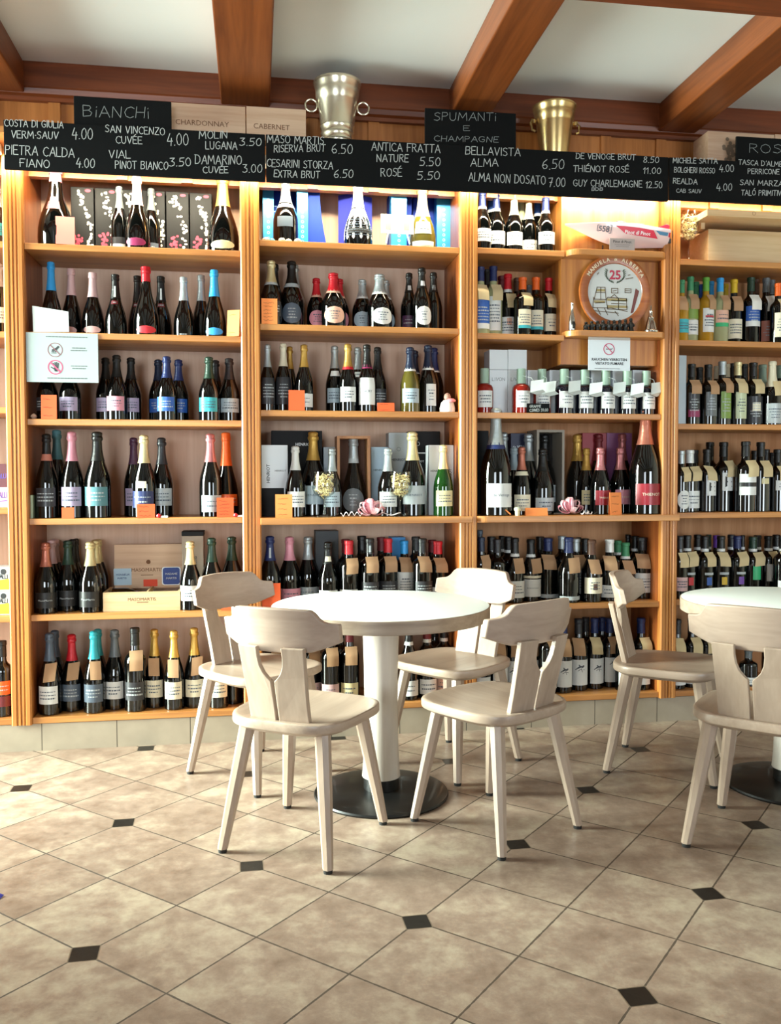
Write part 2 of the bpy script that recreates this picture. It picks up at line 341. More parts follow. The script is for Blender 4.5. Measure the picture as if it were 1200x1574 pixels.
# ------------------------------------------------------------------ shelving
BAYW, HW = .9894, .0416
ZS = {0: [2.19, 1.81, 1.49, 1.06, .593, .147], 1: [2.187, 1.812, 1.441, 1.012, .595, .147], 2: [2.238, 1.870, 1.488, 1.008, .594, .147],
      3: [2.242, 1.852, 1.487, 1.008, .587, .147], 4: [2.225, 1.842, 1.442, 1.014, .593, .147]}
DEPTH = .325
def px0(b): return (b-1)*BAYW+HW         # inner left x of a bay
def px1(b): return b*BAYW-HW
def post_profile(xc):
    w_ = HW; y = -.014
    return [(xc-w_, .02), (xc-w_, y+.006), (xc-w_+.006, y), (xc-w_+.021, y), (xc-w_+.024, y+.005), (xc-.014, y+.005), (xc-.011, y+.001), (xc-.004, y+.001), (xc-.002, y+.009), (xc+.002, y+.009),
            (xc+.004, y+.001), (xc+.011, y+.001), (xc+.014, y+.005), (xc+w_-.024, y+.005), (xc+w_-.021, y), (xc+w_-.006, y), (xc+w_, y+.006), (xc+w_, .02)]
BAYLAB = {0: 'pine wine shelving, only its right end showing at the picture edge', 1: 'pine wine shelving below the white-wine board, with the do-not-touch sign',
          2: 'pine wine shelving holding the two filled wine glasses and pink bow', 3: 'pine wine shelving with the boat, round plate and no-smoking sign', 4: 'pine wine shelving at the right, with wooden crates on top'}
UNIT = {}
for b in range(5):
    u = thing('shelving_unit', BAYLAB[b], 'shelves', (px0(b), 0, 0), 0, 'wine shelving units'); UNIT[b] = u
    x0, x1 = 0, px1(b)-px0(b)
    MB().box(x0-.03, DEPTH, .12, x1+.03, DEPTH+.018, 2.575).build('back_panel', PBACK if b < 3 else PBACKR, u)
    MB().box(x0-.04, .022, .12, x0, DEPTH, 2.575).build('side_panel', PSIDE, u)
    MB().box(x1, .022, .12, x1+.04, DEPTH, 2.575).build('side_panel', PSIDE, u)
    for k, z in enumerate(ZS[b]):
        if b == 3 and k < 2: xe = (at(862, 450, .05).x-px0(3))
        else: xe = x1
        m = MB()
        if b in (2, 3) and k == 3:      # the deeper counter shelf with a rounded end
            xa, xb = -.004, x1+ (.052 if b == 2 else .075)
            r = .04; yf = -.05
            arc = [(xa+r-r*math.sin(a), yf+r-r*math.cos(a)) for a in [i*math.pi/2/6 for i in range(7)]]
            if b == 2: arc = [(xa, yf)]
            poly = arc[::-1] if False else None
            poly = [(xa, DEPTH)]+[(px, py) for px, py in reversed(arc)]+[(xb, yf), (xb, -.016), (x1, -.016), (x1, DEPTH)]
            m.extrude_z(poly, z-.03, z)
        else: m.box(.0005, 0, z-.027, xe-.0005, DEPTH, z)
        m.build('shelf', PINEX, u, bevel=.0025)
    MB().extrude_z([(x-px0(b), y) for x, y in post_profile((b)*BAYW)], .118, 2.575).build('pilaster', PINE, u)
    if b == 0: MB().extrude_z([(x-px0(b), y) for x, y in post_profile((b-1)*BAYW)], .118, 2.575).build('pilaster', PINE, u)
    MB().box(x0-.04, -.012, 2.556, x1+.043, .01, 2.58).build('frieze', PINEX, u)
    MB().box(x0-.04, -.176, 2.58, x1+.043, .1, 2.605).build('top_ledge', PINEX, u)
# boxed-in panel of the boat bay with its two little rounded ledges
nx0 = at(862, 450, .05).x-px0(3); nx1 = px1(3)-px0(3)
MB().box(nx0, .05, 1.722, nx1-.0005, DEPTH, 2.575).build('boxed_panel', PINE, UNIT[3])
YLG = -.045; ZLG = (at(940, 383.5, YLG).z, at(940, 508, YLG).z)
for z in ZLG:
    xa, xb, r, yf = nx0+.004, nx1-.0005, .06, YLG
    poly = [(xa, .05)]+[(xa+r-r*math.cos(a), yf+r-r*math.sin(a)) for a in [i*math.pi/2/8 for i in range(9)]]+[(xb-.02, yf), (xb, yf+.02), (xb, .05)]
    MB().extrude_z(poly, z-.028, z).build('display_ledge', PINEX, UNIT[3], bevel=.003)

# strip lamps hidden behind the chalkboards
TUBE = (1, .90, .64)
for b in range(5):
    t = thing('strip_lamp', ['warm strip lamp behind the board at the far left', 'warm strip lamp above the gift boxes, behind the chalkboard', 'warm strip lamp above the blue boxes, behind the chalkboard',
              'warm strip lamp above the model boat, behind the chalkboard', 'warm strip lamp above the wooden crates, behind the chalkboard'][b], 'lamp', (px0(b)+.453, -.055, 2.561), 0, 'strip lamps behind the chalkboards')
    MB().box(-.46, -.03, -.02, .46, .03, .018).build('housing', mat('lamp_white', 'E8E4DA', .5), t)
    l = area('strip_light', (0, .0, -.024), (0, 1.0, -1), .985, .035, 18, TUBE, 110); l.parent = t

# ------------------------------------------------------------------ chalkboards
BOARD = mat('chalkboard', '07090A', .65, noise=(5, .12), spec=.12)
CHALK = mat('chalk', 'B9BDBC', .95)
YBD = -.19
def board(name, lab, pxa, pxb, ta, tb, ba, bb, lines, Y=YBD, lw=.0026, th=.012, chalk=None):
    """a board between pixel columns pxa and pxb; ta/tb its top and ba/bb its bottom rows there"""
    p = at(pxa, ta, Y), at(pxb, tb, Y), at(pxb, bb, Y), at(pxa, ba, Y)
    ztop = (p[0].z+p[1].z)/2; zbot = (p[2].z+p[3].z)/2; o = Vector((p[0].x, Y, zbot))
    t = thing(name, lab, 'chalkboard', o)
    MB().box(0, 0, 0, p[1].x-p[0].x, th, ztop-zbot).build('panel', BOARD, t, bevel=.002)
    for tx, xa, xb, ya, yb, h in lines:
        mb = MB()
        a, q = at(xa, ya, Y)-o, at(xb, yb, Y)-o
        hh = h/FPX*(Y-CAM.y)*1.02
        hand(mb, tx, (a.x, a.z), (q.x, q.z), hh, lw*(1 if h > 8 else .75))
        mb.build('chalk_writing', chalk or CHALK, t)
    return t
board('menu_board', 'long chalkboard listing white wines with prices, below the Bianchi board', 5, 407.2, 183, 207, 258, 281, [
 ('COSTA DI GIULIA',7,97,194,197,10.5),('VERM-SAUV',18,89,212,214,11),('4.00',111,142,214,214,17),('PIETRA CALDA',8,114,237,242,14),('FIANO',31,76,256,258,12),('4.00',117,145,257,258,14),
 ('SAN VINCENZO',162,253,203,208,11),('CUVÉE',178,218,220,221,11),('4.00',257,289,223,223,18),('VIAL',168,200,243,243,12),('PINOT BIANCO',177,258,259,261,12),('3.50',260,293,256,255,13),
 ('MOLIN',306,349,213,213,12),('LUGANA',316,364,229,230,12),('3.50',368,401,224,224,12),('DAMARINO',300,371,252,253,14),('CUVÉE',312,350,266,266,10),('3.00',373,402,265,265,13)])
board('menu_board', 'long chalkboard listing sparkling wines and champagnes, below the Spumanti board', 408.6, 1027.5, 208, 240, 281, 308, [
 ('MASO MARTIS',411,497,219,222,12),('RISERVA BRUT',421,499,234,233,11),('6.50',510,541,236,236,15),('CESARINI STORZA',410,511,256,260,12),('EXTRA BRUT',421,491,272,274,11),('6.50',513,542,273,273,13),
 ('ANTICA FRATTA',571,676,231,235,13),('NATURE',579,627,249,249,12),('5.50',645,676,255,255,14),('ROSÉ',585,617,271,271,13),('5.50',641,675,276,276,13),
 ('BELLAVISTA',715,799,237,240,13),('ALMA',723,765,256,256,13),('6.50',833,866,260,260,16),('ALMA NON DOSATO',720,838,278,284,14),('7.00',843,868,287,287,15),
 ('DE VENOGE BRUT',885,976,244,246,9.5),('8.50',988,1012,250,250,10),('THIÉNOT ROSÉ',881,966,264,265,10.5),('11.00',988,1015,267,267,10),('GUY CHARLEMAGNE',881,986,286,288,11),('12.50',992,1017,289,289,11),('BDB',909,926,293,293,5)])
board('menu_board', 'chalkboard listing red wines with prices, below the Rossi board', 1028.8, 1290, 240, 258, 308, 319, [
 ('MICHELE SATTA',1034,1102,250.5,251.5,9),('BOLGHERI ROSSO',1036,1098,265,266.5,9),('4.00',1105,1127,264,264,12),('REALDA',1034,1071,282,283.5,9),('CAB SAUV',1039,1077,296,297,6.5),('4.00',1101,1124,293,293,12),
 ("TASCA D'ALMERITA",1135,1222,253,257,8.5),('PERRICONE',1149,1197,267,268,8.5),('SAN MARZANO',1137,1218,284,287,9),('TALÓ PRIMITIVO',1139,1206,300,301,9)])
board('heading_board', 'small chalkboard reading Bianchi above the white-wine list', 113, 263, 148, 155, 205, 210, [('BiANCHi',128,229,179,182,17)], YBD+.016, .0022, chalk=mat('faint_chalk', '8A9090', .95))
board('heading_board', 'small chalkboard reading Spumanti e Champagne beside the first bucket', 653, 793, 165, 175, 236, 244, [('SPUMANTi',667,762,185,186,13),('E',712,721,201,201,8),('CHAMPAGNE',667,765,217,219,9)], YBD+.016, .0022, chalk=mat('faint_chalk', '8A9090', .95))
board('heading_board', 'small chalkboard reading Rossi at the right end of the boards', 1132, 1260, 210, 216, 262, 266, [('ROSSi',1151,1222,234,237,15)], YBD+.016, .0022, chalk=mat('faint_chalk', '8A9090', .95))

# wine crates lying on the ledge behind the boards
def boxthing(name, lab, cat, x0, x1, z0, z1, y0, y1, m, group=None, bevel=.0015, part='carton'):
    t = thing(name, lab, cat, (x0, y0, z0), 0, group)
    MB().box(0, 0, 0, x1-x0, y1-y0, z1-z0).build(part, m, t, bevel=bevel)
    return t
INKB = mat('burnt_ink', '6E4A30', .8)
def ledge_crate(lab, pxa, pxb, ptop, text, Y=-.1, lid=True):
    a, b = at(pxa, ptop, Y), at(pxb, ptop, Y)
    t = boxthing('wine_crate', lab, 'wine crate', a.x, b.x, 2.6055, a.z, Y, Y+.14, CRATEP, 'wine crates behind the chalkboards', part='crate_box')
    w_, h_ = b.x-a.x, a.z-2.6055
    if text:
        mb = MB(); print_on(mb, text, w_*.42, h_*.52, height=.022); mb.build('burnt_lettering', INKB, t)
    else:
        mb = MB()
        for k in range(26):
            mb.disc(w_*.34+random.gauss(0, .02), h_*.45+random.gauss(0, .03), .009, n=10, y=-.0006-k*.00002)
        mb.ribbon([(w_*.3, .02), (w_*.22, .0)], .01); mb.build('grape_print', mat('grape_ink', '7A6654', .8), t)
    return t
ledge_crate('pale wooden wine crate stamped Chardonnay right of the Bianchi board', 262, 377, 157, 'CHARDONNAY')
ledge_crate('pale wooden wine crate stamped Cabernet left of the silver ice bucket', 378.5, 470, 163, 'CABERNET')
ledge_crate('pale wooden wine crate with a grape print beside the Rossi board', 1088, 1190, 201, '')
ledge_crate('pale wooden wine crate behind the Rossi board, last one at the right', 1191, 1290, 206, 'MERLOT' if False else '')

# ------------------------------------------------------------------ ice buckets
def bucket(lab, pxc, ptop, wpx, hexc, grooves, rings):
    Y = -.075; top = at(pxc, ptop, Y); zb = 2.6055; H = top.z-zb; R = wpx/2/FPX*(Y-CAM.y)*1.02
    t = thing('ice_bucket', lab, 'ice bucket', (top.x, Y, zb), 0, 'ice buckets on the ledge')
    m = mat('bucket_'+hexc, hexc, .27, .9, noise=(6, .1))
    pr = [(0, 0), (0, R*.62), (.006, R*.64)]
    if grooves: pr += [(H*.14, R*.66), (H*.16, R*.7), (H*.19, R*.67), (H*.24, R*.69), (H*.26, R*.73), (H*.29, R*.7), (H*.34, R*.72), (H*.36, R*.75), (H*.38, R*.73)]
    pr += [(H*.7, R*.84), (H*.74, R*.86), (H*.80, R*.93), (H*.86, R*.93), (H*.9, R*.95), (H*.955, R*1.0), (H*.985, R*1.03), (H, R*1.02), (H, R*.96), (H*.9, R*.88), (H*.2, R*.62), (.01, R*.58), (.01, 0)]
    MB().lathe(pr, 40).build('bucket_body', m, t, 35)
    for s in (-1, 1):
        if rings:
            h = MB(); cx = s*R*1.12
            h.tube([(cx+.026*math.cos(a), 0, H*.66+.026*math.sin(a)) for a in [2*math.pi*k/20 for k in range(21)]], .0042)
            h.build('ring_handle', m, t, 40)
        else:
            h = MB(); cx = s*R*.88
            h.tube([(cx, 0, H*.74), (cx+s*.022, 0, H*.76), (cx+s*.03, -.01, H*.68), (cx+s*.022, -.015, H*.56), (cx+s*.01, -.015, H*.54)], .006)
            h.lathe([(-.012, 0), (-.008, .01), (.008, .01), (.012, 0)], 12, (cx+s*.012, 0, H*.73)); h.build('handle', m, t, 40)
bucket('silver ice bucket with round ring handles, right of the Cabernet crate', 518, 128, 69, 'E4DCC4', True, True)
bucket('brass ice bucket right of the Spumanti e Champagne board', 852, 165, 66, 'CDB078', False, False)

# ------------------------------------------------------------------ bottles
PAL = {'crimson': '8E0E20', 'sky blue': '2E9BE0', 'pale pink': 'D8B4B4', 'pink': 'D690A0', 'black': '141312', 'red': 'C8202C', 'silver': 'AEB6B8', 'blue': '2456A8', 'navy': '1C2A5A', 'teal': '4E7F86', 'gold': 'C8A050', 'pale gold': 'D8CC9C',
       'purple': '4A2A48', 'orange': 'E2621E', 'copper': 'B8705C', 'slate': '4E5A68', 'turquoise': '2FA8B4', 'grey': '63696C', 'cream': 'E0D8BE', 'white': 'DDDFDC', 'green': '3E8A5E', 'lime': '5EA03A', 'yellow': 'D2AE22', 'dark red': '6A1E24',
       'rose': 'C07A7C', 'brown': '5A3A28', 'lilac': 'A99BB8', 'pale blue': 'A4B8C2', 'peach': 'E0B098', 'dark': '2A2A2E', 'mint': '9CB6A4', 'violet': '6A3AA0', 'dark green': '1E3A2C', 'emerald': '2CB070', 'magenta': '8A1E50', 'leaf green': '78963C', 'pale green': 'C2CCA8', 'dark blue': '16243E'}
GL = {'dark': mat('dark_glass', '040505', .05, spec=.6, coat=.35), 'green': mat('green_glass', '123A10', .06, spec=.6, coat=.3), 'olive': mat('olive_glass', '5A5220', .07, spec=.6, coat=.2),
      'clear': mat('white_wine_glass', 'B4B88A', .07, spec=.6, trans=.25), 'yellow': mat('yellow_wine_glass', 'B98A22', .07, spec=.6, trans=.2), 'wine': mat('red_grappa_glass', '8E1E14', .08, spec=.6, trans=.1), 'ink': mat('ink_glass', '0C1020', .06, spec=.8, coat=1.)}
TY = { # H0, R0, profile (z/H, r/R), start of the foil
'champ': (.32, .044, [(0,.9),(.008,1),(.36,1),(.42,.985),(.48,.92),(.55,.79),(.62,.62),(.68,.49),(.74,.405),(.80,.35),(.88,.32),(.895,.31),(.91,.39),(.94,.39),(.95,.335),(.975,.38),(.992,.33),(1,.2),(1,0)], .66),
'cone': (.32, .048, [(0,.9),(.008,1),(.12,1.02),(.22,1),(.31,.93),(.40,.82),(.48,.68),(.55,.55),(.62,.45),(.70,.38),(.80,.33),(.90,.30),(.905,.35),(.94,.36),(.95,.33),(.98,.35),(.994,.32),(1,.2),(1,0)], .60),
'bdx': (.30, .0375, [(0,.94),(.008,1),(.58,1),(.615,.985),(.65,.9),(.68,.72),(.70,.56),(.72,.46),(.745,.41),(.94,.37),(.945,.42),(.995,.42),(1,.38),(1,0)], .79),
'bur': (.30, .041, [(0,.94),(.008,1),(.45,1),(.51,.96),(.57,.83),(.63,.65),(.69,.5),(.75,.41),(.82,.365),(.94,.34),(.945,.4),(.99,.4),(1,.36),(1,0)], .76),
'grp': (.22, .040, [(0,.94),(.012,1),(.52,1),(.58,.96),(.63,.82),(.655,.6),(.665,.5),(.68,.48),(1,.48),(1,0)], .67),
}
def prof_r(ty, z):
    p = TY[ty][2]
    for (a, ra), (b, rb) in zip(p, p[1:]):
        if a <= z <= b and b > a: return ra+(rb-ra)*(z-a)/(b-a)
    return p[-2][1]
MC = {}
def body_mesh(ty, gl):
    k = ('b', ty, gl)
    if k not in MC:
        H, R, p, _ = TY[ty]; MC[k] = MB().lathe([(0, 0)]+[(z*H, r*R) for z, r in p], 22).mesh('glass_body', GL[gl], 40)
    return MC[k]
def foil_mesh(ty, color, start):
    k = ('f', ty, color, start)
    if k not in MC:
        H, R, p, _ = TY[ty]; q = [(start, prof_r(ty, start))]+[(z, r) for z, r in p if z > start+.005]
        pr = [(z*H, r*R*1.015+(.0009 if z < 1 else .0)) if r > 0 else (z*H+.001, 0) for z, r in q]
        pr[-2] = (pr[-2][0]+.001, pr[-2][1])
        sat = color in ('silver', 'gold', 'pale gold', 'copper', 'rose')
        m = mat('foil_'+color.replace(' ', '_'), PAL[color], .38 if ty in ('champ', 'cone') else .5, .55 if sat else .12, bump=.35 if ty in ('champ', 'cone') else 0)
        mb = MB().lathe(pr, 18)
        if ty in ('champ', 'cone'):
            rnd = random.Random(len(color)); mb.v = [(x*(1+f), y*(1+f), zz) for x, y, zz in mb.v for f in (rnd.uniform(-.06, .06) if zz > .87*H else 0,)]
        MC[k] = mb.mesh('foil', m, 40)
    return MC[k]
def wrap_patch(ty, z0, z1, half, color, round_=False, off=.0009, x0=0.):
    """label patch hugging the bottle, facing -y; half = half width in degrees"""
    H, R, _, _ = TY[ty]; nz = 16 if round_ else 5; na = 12; vs = []; fs = []
    for j in range(nz+1):
        v = j/nz; z = z0+(z1-z0)*v
        hw = half*(math.sqrt(max(0, 1-(2*v-1)**2)) if round_ else 1)
        r = prof_r(ty, z)*R+off
        for i in range(na+1):
            a = math.radians(-90+x0+hw*(2*i/na-1)); vs.append((r*math.cos(a), r*math.sin(a), z*H))
    for j in range(nz):
        for i in range(na): o = j*(na+1)+i; fs.append((o, o+1, o+na+2, o+na+1))
    return vs, fs
def label_mesh(ty, z0, z1, half, color, round_=False, off=.0009, x0=0.):
    k = ('l', ty, z0, z1, half, color, round_, off, x0)
    if k not in MC:
        vs, fs = wrap_patch(ty, z0, z1, half, color, round_, off, x0)
        MC[k] = MB().add(vs, fs).mesh('paper_label', mat('label_'+color.replace(' ', '_'), PAL[color], .45, coat=.12), 60)
    return MC[k]
def label_text(ty, text, z, wdeg, color, h=None, x0=0.):
    k = ('t', ty, text, z, wdeg, color, x0)
    if k not in MC:
        H, R, _, _ = TY[ty]; r0 = prof_r(ty, z)*R; mb = MB()
        v, f = printed(text, math.radians(wdeg)*r0, h)
        vs = []
        for a, b in v:
            ang = math.radians(-90+x0)+a/r0; zz = z*H+b; r = prof_r(ty, zz/H)*R+.0015; vs.append((r*math.cos(ang), r*math.sin(ang), zz))
        MC[k] = mb.add(vs, f).mesh('label_print', mat('print_'+color.replace(' ', '_'), PAL[color], .6))
    return MC[k]
def scribble_mesh(ty, z0, z1, half, color, seed):
    """rows of illegible small print"""
    k = ('s', ty, z0, z1, half, color, seed)
    if k not in MC:
        H, R, _, _ = TY[ty]; rnd = random.Random(seed); vs = []; fs = []
        n = max(1, int((z1-z0)*H/.012))
        for q in range(n):
            zc = z0+(z1-z0)*(q+.5)/n; hw = half*rnd.uniform(.35, .8); hh = rnd.uniform(.0012, .003)/H
            a0 = -hw
            while a0 < hw:
                a1 = min(hw, a0+rnd.uniform(4, 14)); r = prof_r(ty, zc)*R+.0016; o = len(vs)
                for a, z in ((a0, zc-hh), (a1, zc-hh), (a1, zc+hh), (a0, zc+hh)):
                    t_ = math.radians(-90+a); vs.append((r*math.cos(t_), r*math.sin(t_), z*H))
                fs.append((o, o+1, o+2, o+3)); a0 = a1+3
        MC[k] = MB().add(vs, fs).mesh('label_print', mat('print_'+color.replace(' ', '_'), PAL[color], .6))
    return MC[k]
def tag_mesh(ty, x0, color, white=False):
    """flat paper tag hung round the neck, draped over the shoulder"""
    k = ('g', ty, x0, color)
    if k not in MC:
        H, R, _, _ = TY[ty]; rnd = random.Random(x0*7+len(ty)); path = []; last = 0
        z0, z1 = (.735, .50) if ty == 'bdx' else (.69, .46) if ty == 'bur' else (.64, .42)
        for i in range(9):
            z = z0+(z1-z0)*i/8; r = max(prof_r(ty, z)*R+.0035, last); last = r; path.append((r, z*H))
        vs = []; fs = []; n = 4; hw = .0235; sk = rnd.uniform(-.12, .12); ca, sa = math.cos(math.radians(x0)), math.sin(math.radians(x0))
        for r, z in path:
            for i in range(n+1):
                u = hw*(2*i/n-1); x = u+sk*(z-z1*H)+math.sin(math.radians(x0))*.006; y = -r+.12*abs(u)
                vs.append((x*ca-y*sa*.7, x*sa*.5+y*1.0, z+sk*u))
        for j in range(len(path)-1):
            for i in range(n): o = j*(n+1)+i; fs.append((o, o+n+1, o+n+2, o+1))
        m = mat('tag_'+color, {'kraft': 'B08A66', 'sand': 'CDB98E', 'whitecard': 'E2E0D8'}[color], .75, noise=(20, .06))
        MC[k] = MB().add(vs, fs).mesh('neck_tag', m, 50)
    return MC[k]
def bird_mesh(ty, v):
    k = ('bird', ty, v)
    if k not in MC:
        H, R, _, _ = TY[ty]; mb = MB(); zc = (.33, .36, .31)[v]*H; s = (.009, .006, .008)[v]; q = MB()
        q.ribbon([(-s, 0), (-s*.2, s*.5), (s*.7, s*.3), (s*1.2, s*.8)], s*.8); q.ribbon([(-s, 0), (-s*2.2, -s*.9)], s*.45); q.ribbon([(0, s*.2), (-s*.8, s*1.3)], s*.5)
        if v != 1: q.ribbon([(-s*1.2, -s*1.6), (0, -s*.6), (s*1.6, -s*1.1)], s*.25); q.ribbon([(s*.6, -s*2), (s*.2, -s*.4)], s*.25)
        vs = []
        for x, y, zz in q.v:
            a = math.radians(-90)+x/R; vs.append(((R+.0016)*math.cos(a), (R+.0016)*math.sin(a), zc+zz))
        MC[k] = mb.add(vs, q.f).mesh('bird_print', mat('bird_ink', '4A5058', .7))
    return MC[k]
ORD = ['first', 'second', 'third', 'fourth', 'fifth', 'sixth', 'seventh', 'eighth', 'ninth', 'tenth', 'eleventh', 'twelfth', 'thirteenth', 'fourteenth', 'fifteenth', 'sixteenth', 'seventeenth', 'eighteenth', 'nineteenth', 'twentieth', 'twenty-first', 'twenty-second', 'twenty-third', 'twenty-fourth']
BAYN = {0: 'edge', 1: 'left', 2: 'second', 3: 'third', 4: 'right'}
ROWN = ['top', 'second', 'third', 'fourth', 'fifth', 'bottom']
LKEY = {'lo': (.06, .26, 58), 'md': (.14, .36, 56), 'tl': (.10, .50, 56), 'sq': (.18, .34, 34), 'rd': (.05, .36, 52), 'ov': (.02, .13, 46), 'bs': (.04, .10, 70), 'hi': (.3, .5, 56), 'nt': (.14, .46, 30)}
def shelf_of_bottles(b, row, items, name='wine_bottle', word='bottle'):
    z = ZS[b][row]; items = sorted(items, key=lambda q: q[0]); spot = {}
    for it in sorted(items, key=lambda q: q[3]):          # keep neighbours apart: later ones step back, then slim down
        px, ptop, wpx, Y = it[:4]; k = 1.08
        while True:
            p = at(px, ptop, Y); R = wpx*k/2/FPX*(p-CAM).dot(AF)
            if all(math.hypot(p.x-q[0].x, p.y-q[0].y) > R+q[1]+.0005 for q in spot.values()): break
            if Y+R < DEPTH-.008: Y += .004
            elif k > .7: k -= .02
            else: print('TIGHT', b, row, px); break
        spot[id(it)] = (p, R)
    for n, it in enumerate(items):
        px, ptop, wpx, Y, ty, foil, labs, ex = it
        p, R = spot[id(it)]; Y = p.y; H = p.z-z
        H0, R0, _, fs = TY[ty]; gl = ex.get('g', 'dark'); start = ex.get('fs', fs)
        lk = labs.split('|')[0] if labs else ''
        lc = ' '.join(lk.split(' ')[:-1])
        big = 'large ' if H > .385 else ''
        look = big+{'dark': 'dark', 'green': 'green', 'olive': 'olive', 'clear': 'clear', 'yellow': 'golden', 'wine': 'red squat', 'ink': 'dark squat'}[gl]+' '+word
        look += ' with '+foil+(' cap' if ty in ('bdx', 'bur', 'grp') else ' foil')
        look += ' and '+lc+' label' if lc and not big else ''
        tail = ('leftmost' if n == 0 else 'rightmost' if n == len(items)-1 else ORD[n]+' from left')+', '+ROWN[row]+' shelf, '+BAYN[b]+' bay'
        lab = look+', '+tail
        if len(lab.split()) > 16: lab = look.split(' and ')[0]+', '+tail
        root = thing(name, ex.get('lab', lab), 'bottle', (p.x, Y, z), math.radians(random.uniform(-9, 9)+ex.get('rz', 0)), 'bottles on the %s shelf of the %s bay' % (ROWN[row], BAYN[b]))
        root.scale = (R/R0, R/R0, H/H0)
        link('glass_body', body_mesh(ty, gl), root)
        if foil != 'none': link('foil' if ty in ('champ', 'cone') else 'capsule', foil_mesh(ty, foil, start), root)
        first = True
        for L_ in labs.split('|') if labs else []:
            c, key = ' '.join(L_.split(' ')[:-1]), L_.split(' ')[-1]
            if key in LKEY: z0, z1, hf = LKEY[key]
            else: z0, z1, hf = (float(q) for q in key.split('_'))
            o = link('paper_label' if first else 'label_band', label_mesh(ty, z0, z1, hf, c, key in ('rd', 'ov'), .0009 if first else .0013), root)
            if first and ex.get('bird'): link('bird_print', bird_mesh(ty, n % 3), o)
            if first and not ex.get('np') and key not in ('ov', 'bs'):
                ink = 'slate' if c in ('white', 'cream', 'silver', 'pale blue', 'peach', 'lilac', 'pink', 'mint', 'pale green', 'pale gold', 'pale pink', 'turquoise') else 'silver'
                d = (z1-z0)*.22
                if ex.get('txt'): link('label_print', label_text(ty, ex['txt'], (z0+z1)/2, hf*1.15, ex.get('tc', ink)), o)
                else: link('label_print', scribble_mesh(ty, z0+d, z1-d, hf*(.6 if key == 'rd' else 1), ink, n % 4), o)
            first = False
        if ex.get('col'): link('neck_collar', label_mesh(ty, start-.045, start+.005, 180, ex['col'], False, .0012), root)
        if ex.get('tag'):
            link('neck_tag', tag_mesh(ty, ex.get('tx', random.choice((-6, 6, 14, 22))), ex['tag']), root)
        if H < .2 or H > .62 or R > .09: print('BOTTLE', b, row, n, round(H, 3), round(R, 3))
K = dict(tag='kraft'); SA = dict(tag='sand'); WC = dict(tag='whitecard')
F_, M_, B_ = .07, .165, .25
# left bay
shelf_of_bottles(1, 0, [(85,256,50,.075,'cone','pink','dark red 0.44_0.54_30|dark red 0.52_0.6_22',{'fs':.8}), (183,287,24,.09,'champ','grey','white ov|dark 0.10_0.2_50',{}), (210,272,36,.06,'cone','pale pink','magenta ov',{}), (232,290,25,.1,'champ','grey','slate 0.04_0.16_50',{}), (342,272,44,.07,'cone','gold','pale gold ov',{'fs':.6})])
shelf_of_bottles(1, 1, [(78,403,29,F_,'cone','sky blue','sky blue ov',{}), (109,413,29,F_,'cone','pale pink','pale pink ov',{}), (142,419,31,F_+.01,'cone','pale pink','pale pink ov',{}), (177,422,30,F_,'cone','black','dark red 0.5_0.56_30|white 0.62_0.8_12',{}),
  (211,424,28,M_+.01,'cone','black','dark red 0.5_0.56_30',{}), (224,410,36,F_,'cone','red','red ov',{'fs':.78}), (247,425,30,F_+.01,'cone','black','dark red 0.5_0.56_30|white 0.62_0.8_12',{}), (282,426,29,F_,'cone','silver','silver 0.02_0.04_20',{}), (309,423,28,M_,'cone','silver','',{}), (329,415,32,F_,'cone','sky blue','sky blue ov',{})])
shelf_of_bottles(1, 2, [(72,552,30,F_,'champ','black','dark md',{}), (107,550,30,F_,'champ','black','lilac md',{}), (162,550,28,.1,'champ','black','lilac md',{}), (179,546,29,F_-.01,'champ','black','pink md',{}), (201,550,28,.08,'champ','black','lilac md',{}),
  (243,553,28,.1,'champ','dark blue','blue md',{}), (256,548,29,F_-.01,'champ','navy','blue md',{}), (274,553,28,.08,'champ','navy','blue md',{}), (321,549,30,F_,'champ','dark green','turquoise md',{}), (331,554,27,M_+.02,'champ','dark','',{}), (352,551,30,.07,'champ','dark','pale blue md',{})])
shelf_of_bottles(1, 3, [(71,667,31,.07,'champ','black','dark md|copper 0.68_0.76_180',{'fs':.76}), (87,661,32,M_+.02,'champ','teal','dark md',{}), (110,664,32,F_,'champ','pink','lilac md',{}), (149,664,37,F_,'champ','black','teal md',{}), (205,673,28,.09,'champ','purple','lilac md',{}),
  (221,669,33,F_-.01,'champ','pale gold','navy 0.12_0.32_60|cream 0.36_0.44_22',{}), (248,673,31,.07,'champ','dark','silver md',{}), (323,667,32,F_,'champ','rose','silver lo',{}), (347,665,35,F_,'cone','orange','orange 0.12_0.26_56',{})])
MM = 'black 0.08_0.30_62'
shelf_of_bottles(1, 4, [(70,834,31,F_,'champ','copper',MM,{'txt':'MasoMartis','tc':'silver'}), (79,830,29,.155,'champ','pale pink','',{}), (84,829,29,.25,'champ','pale pink','',{}), (104,831,31,F_,'champ','dark green',MM,{'txt':'MasoMartis','tc':'silver'}), (112,829,29,.155,'champ','black','',{}), (117,828,29,.25,'champ','black','',{}),
  (138,833,31,F_,'champ','pale gold',MM,{'txt':'MasoMartis','tc':'silver'}), (146,830,29,.155,'champ','pale gold','',{}), (150,829,29,.25,'champ','pale gold','',{}), (292,832,30,F_,'champ','pale gold','white md',{}), (325,827,31,F_,'champ','dark green','white md',{}), (356,825,31,F_,'champ','dark green','silver lo',{})])
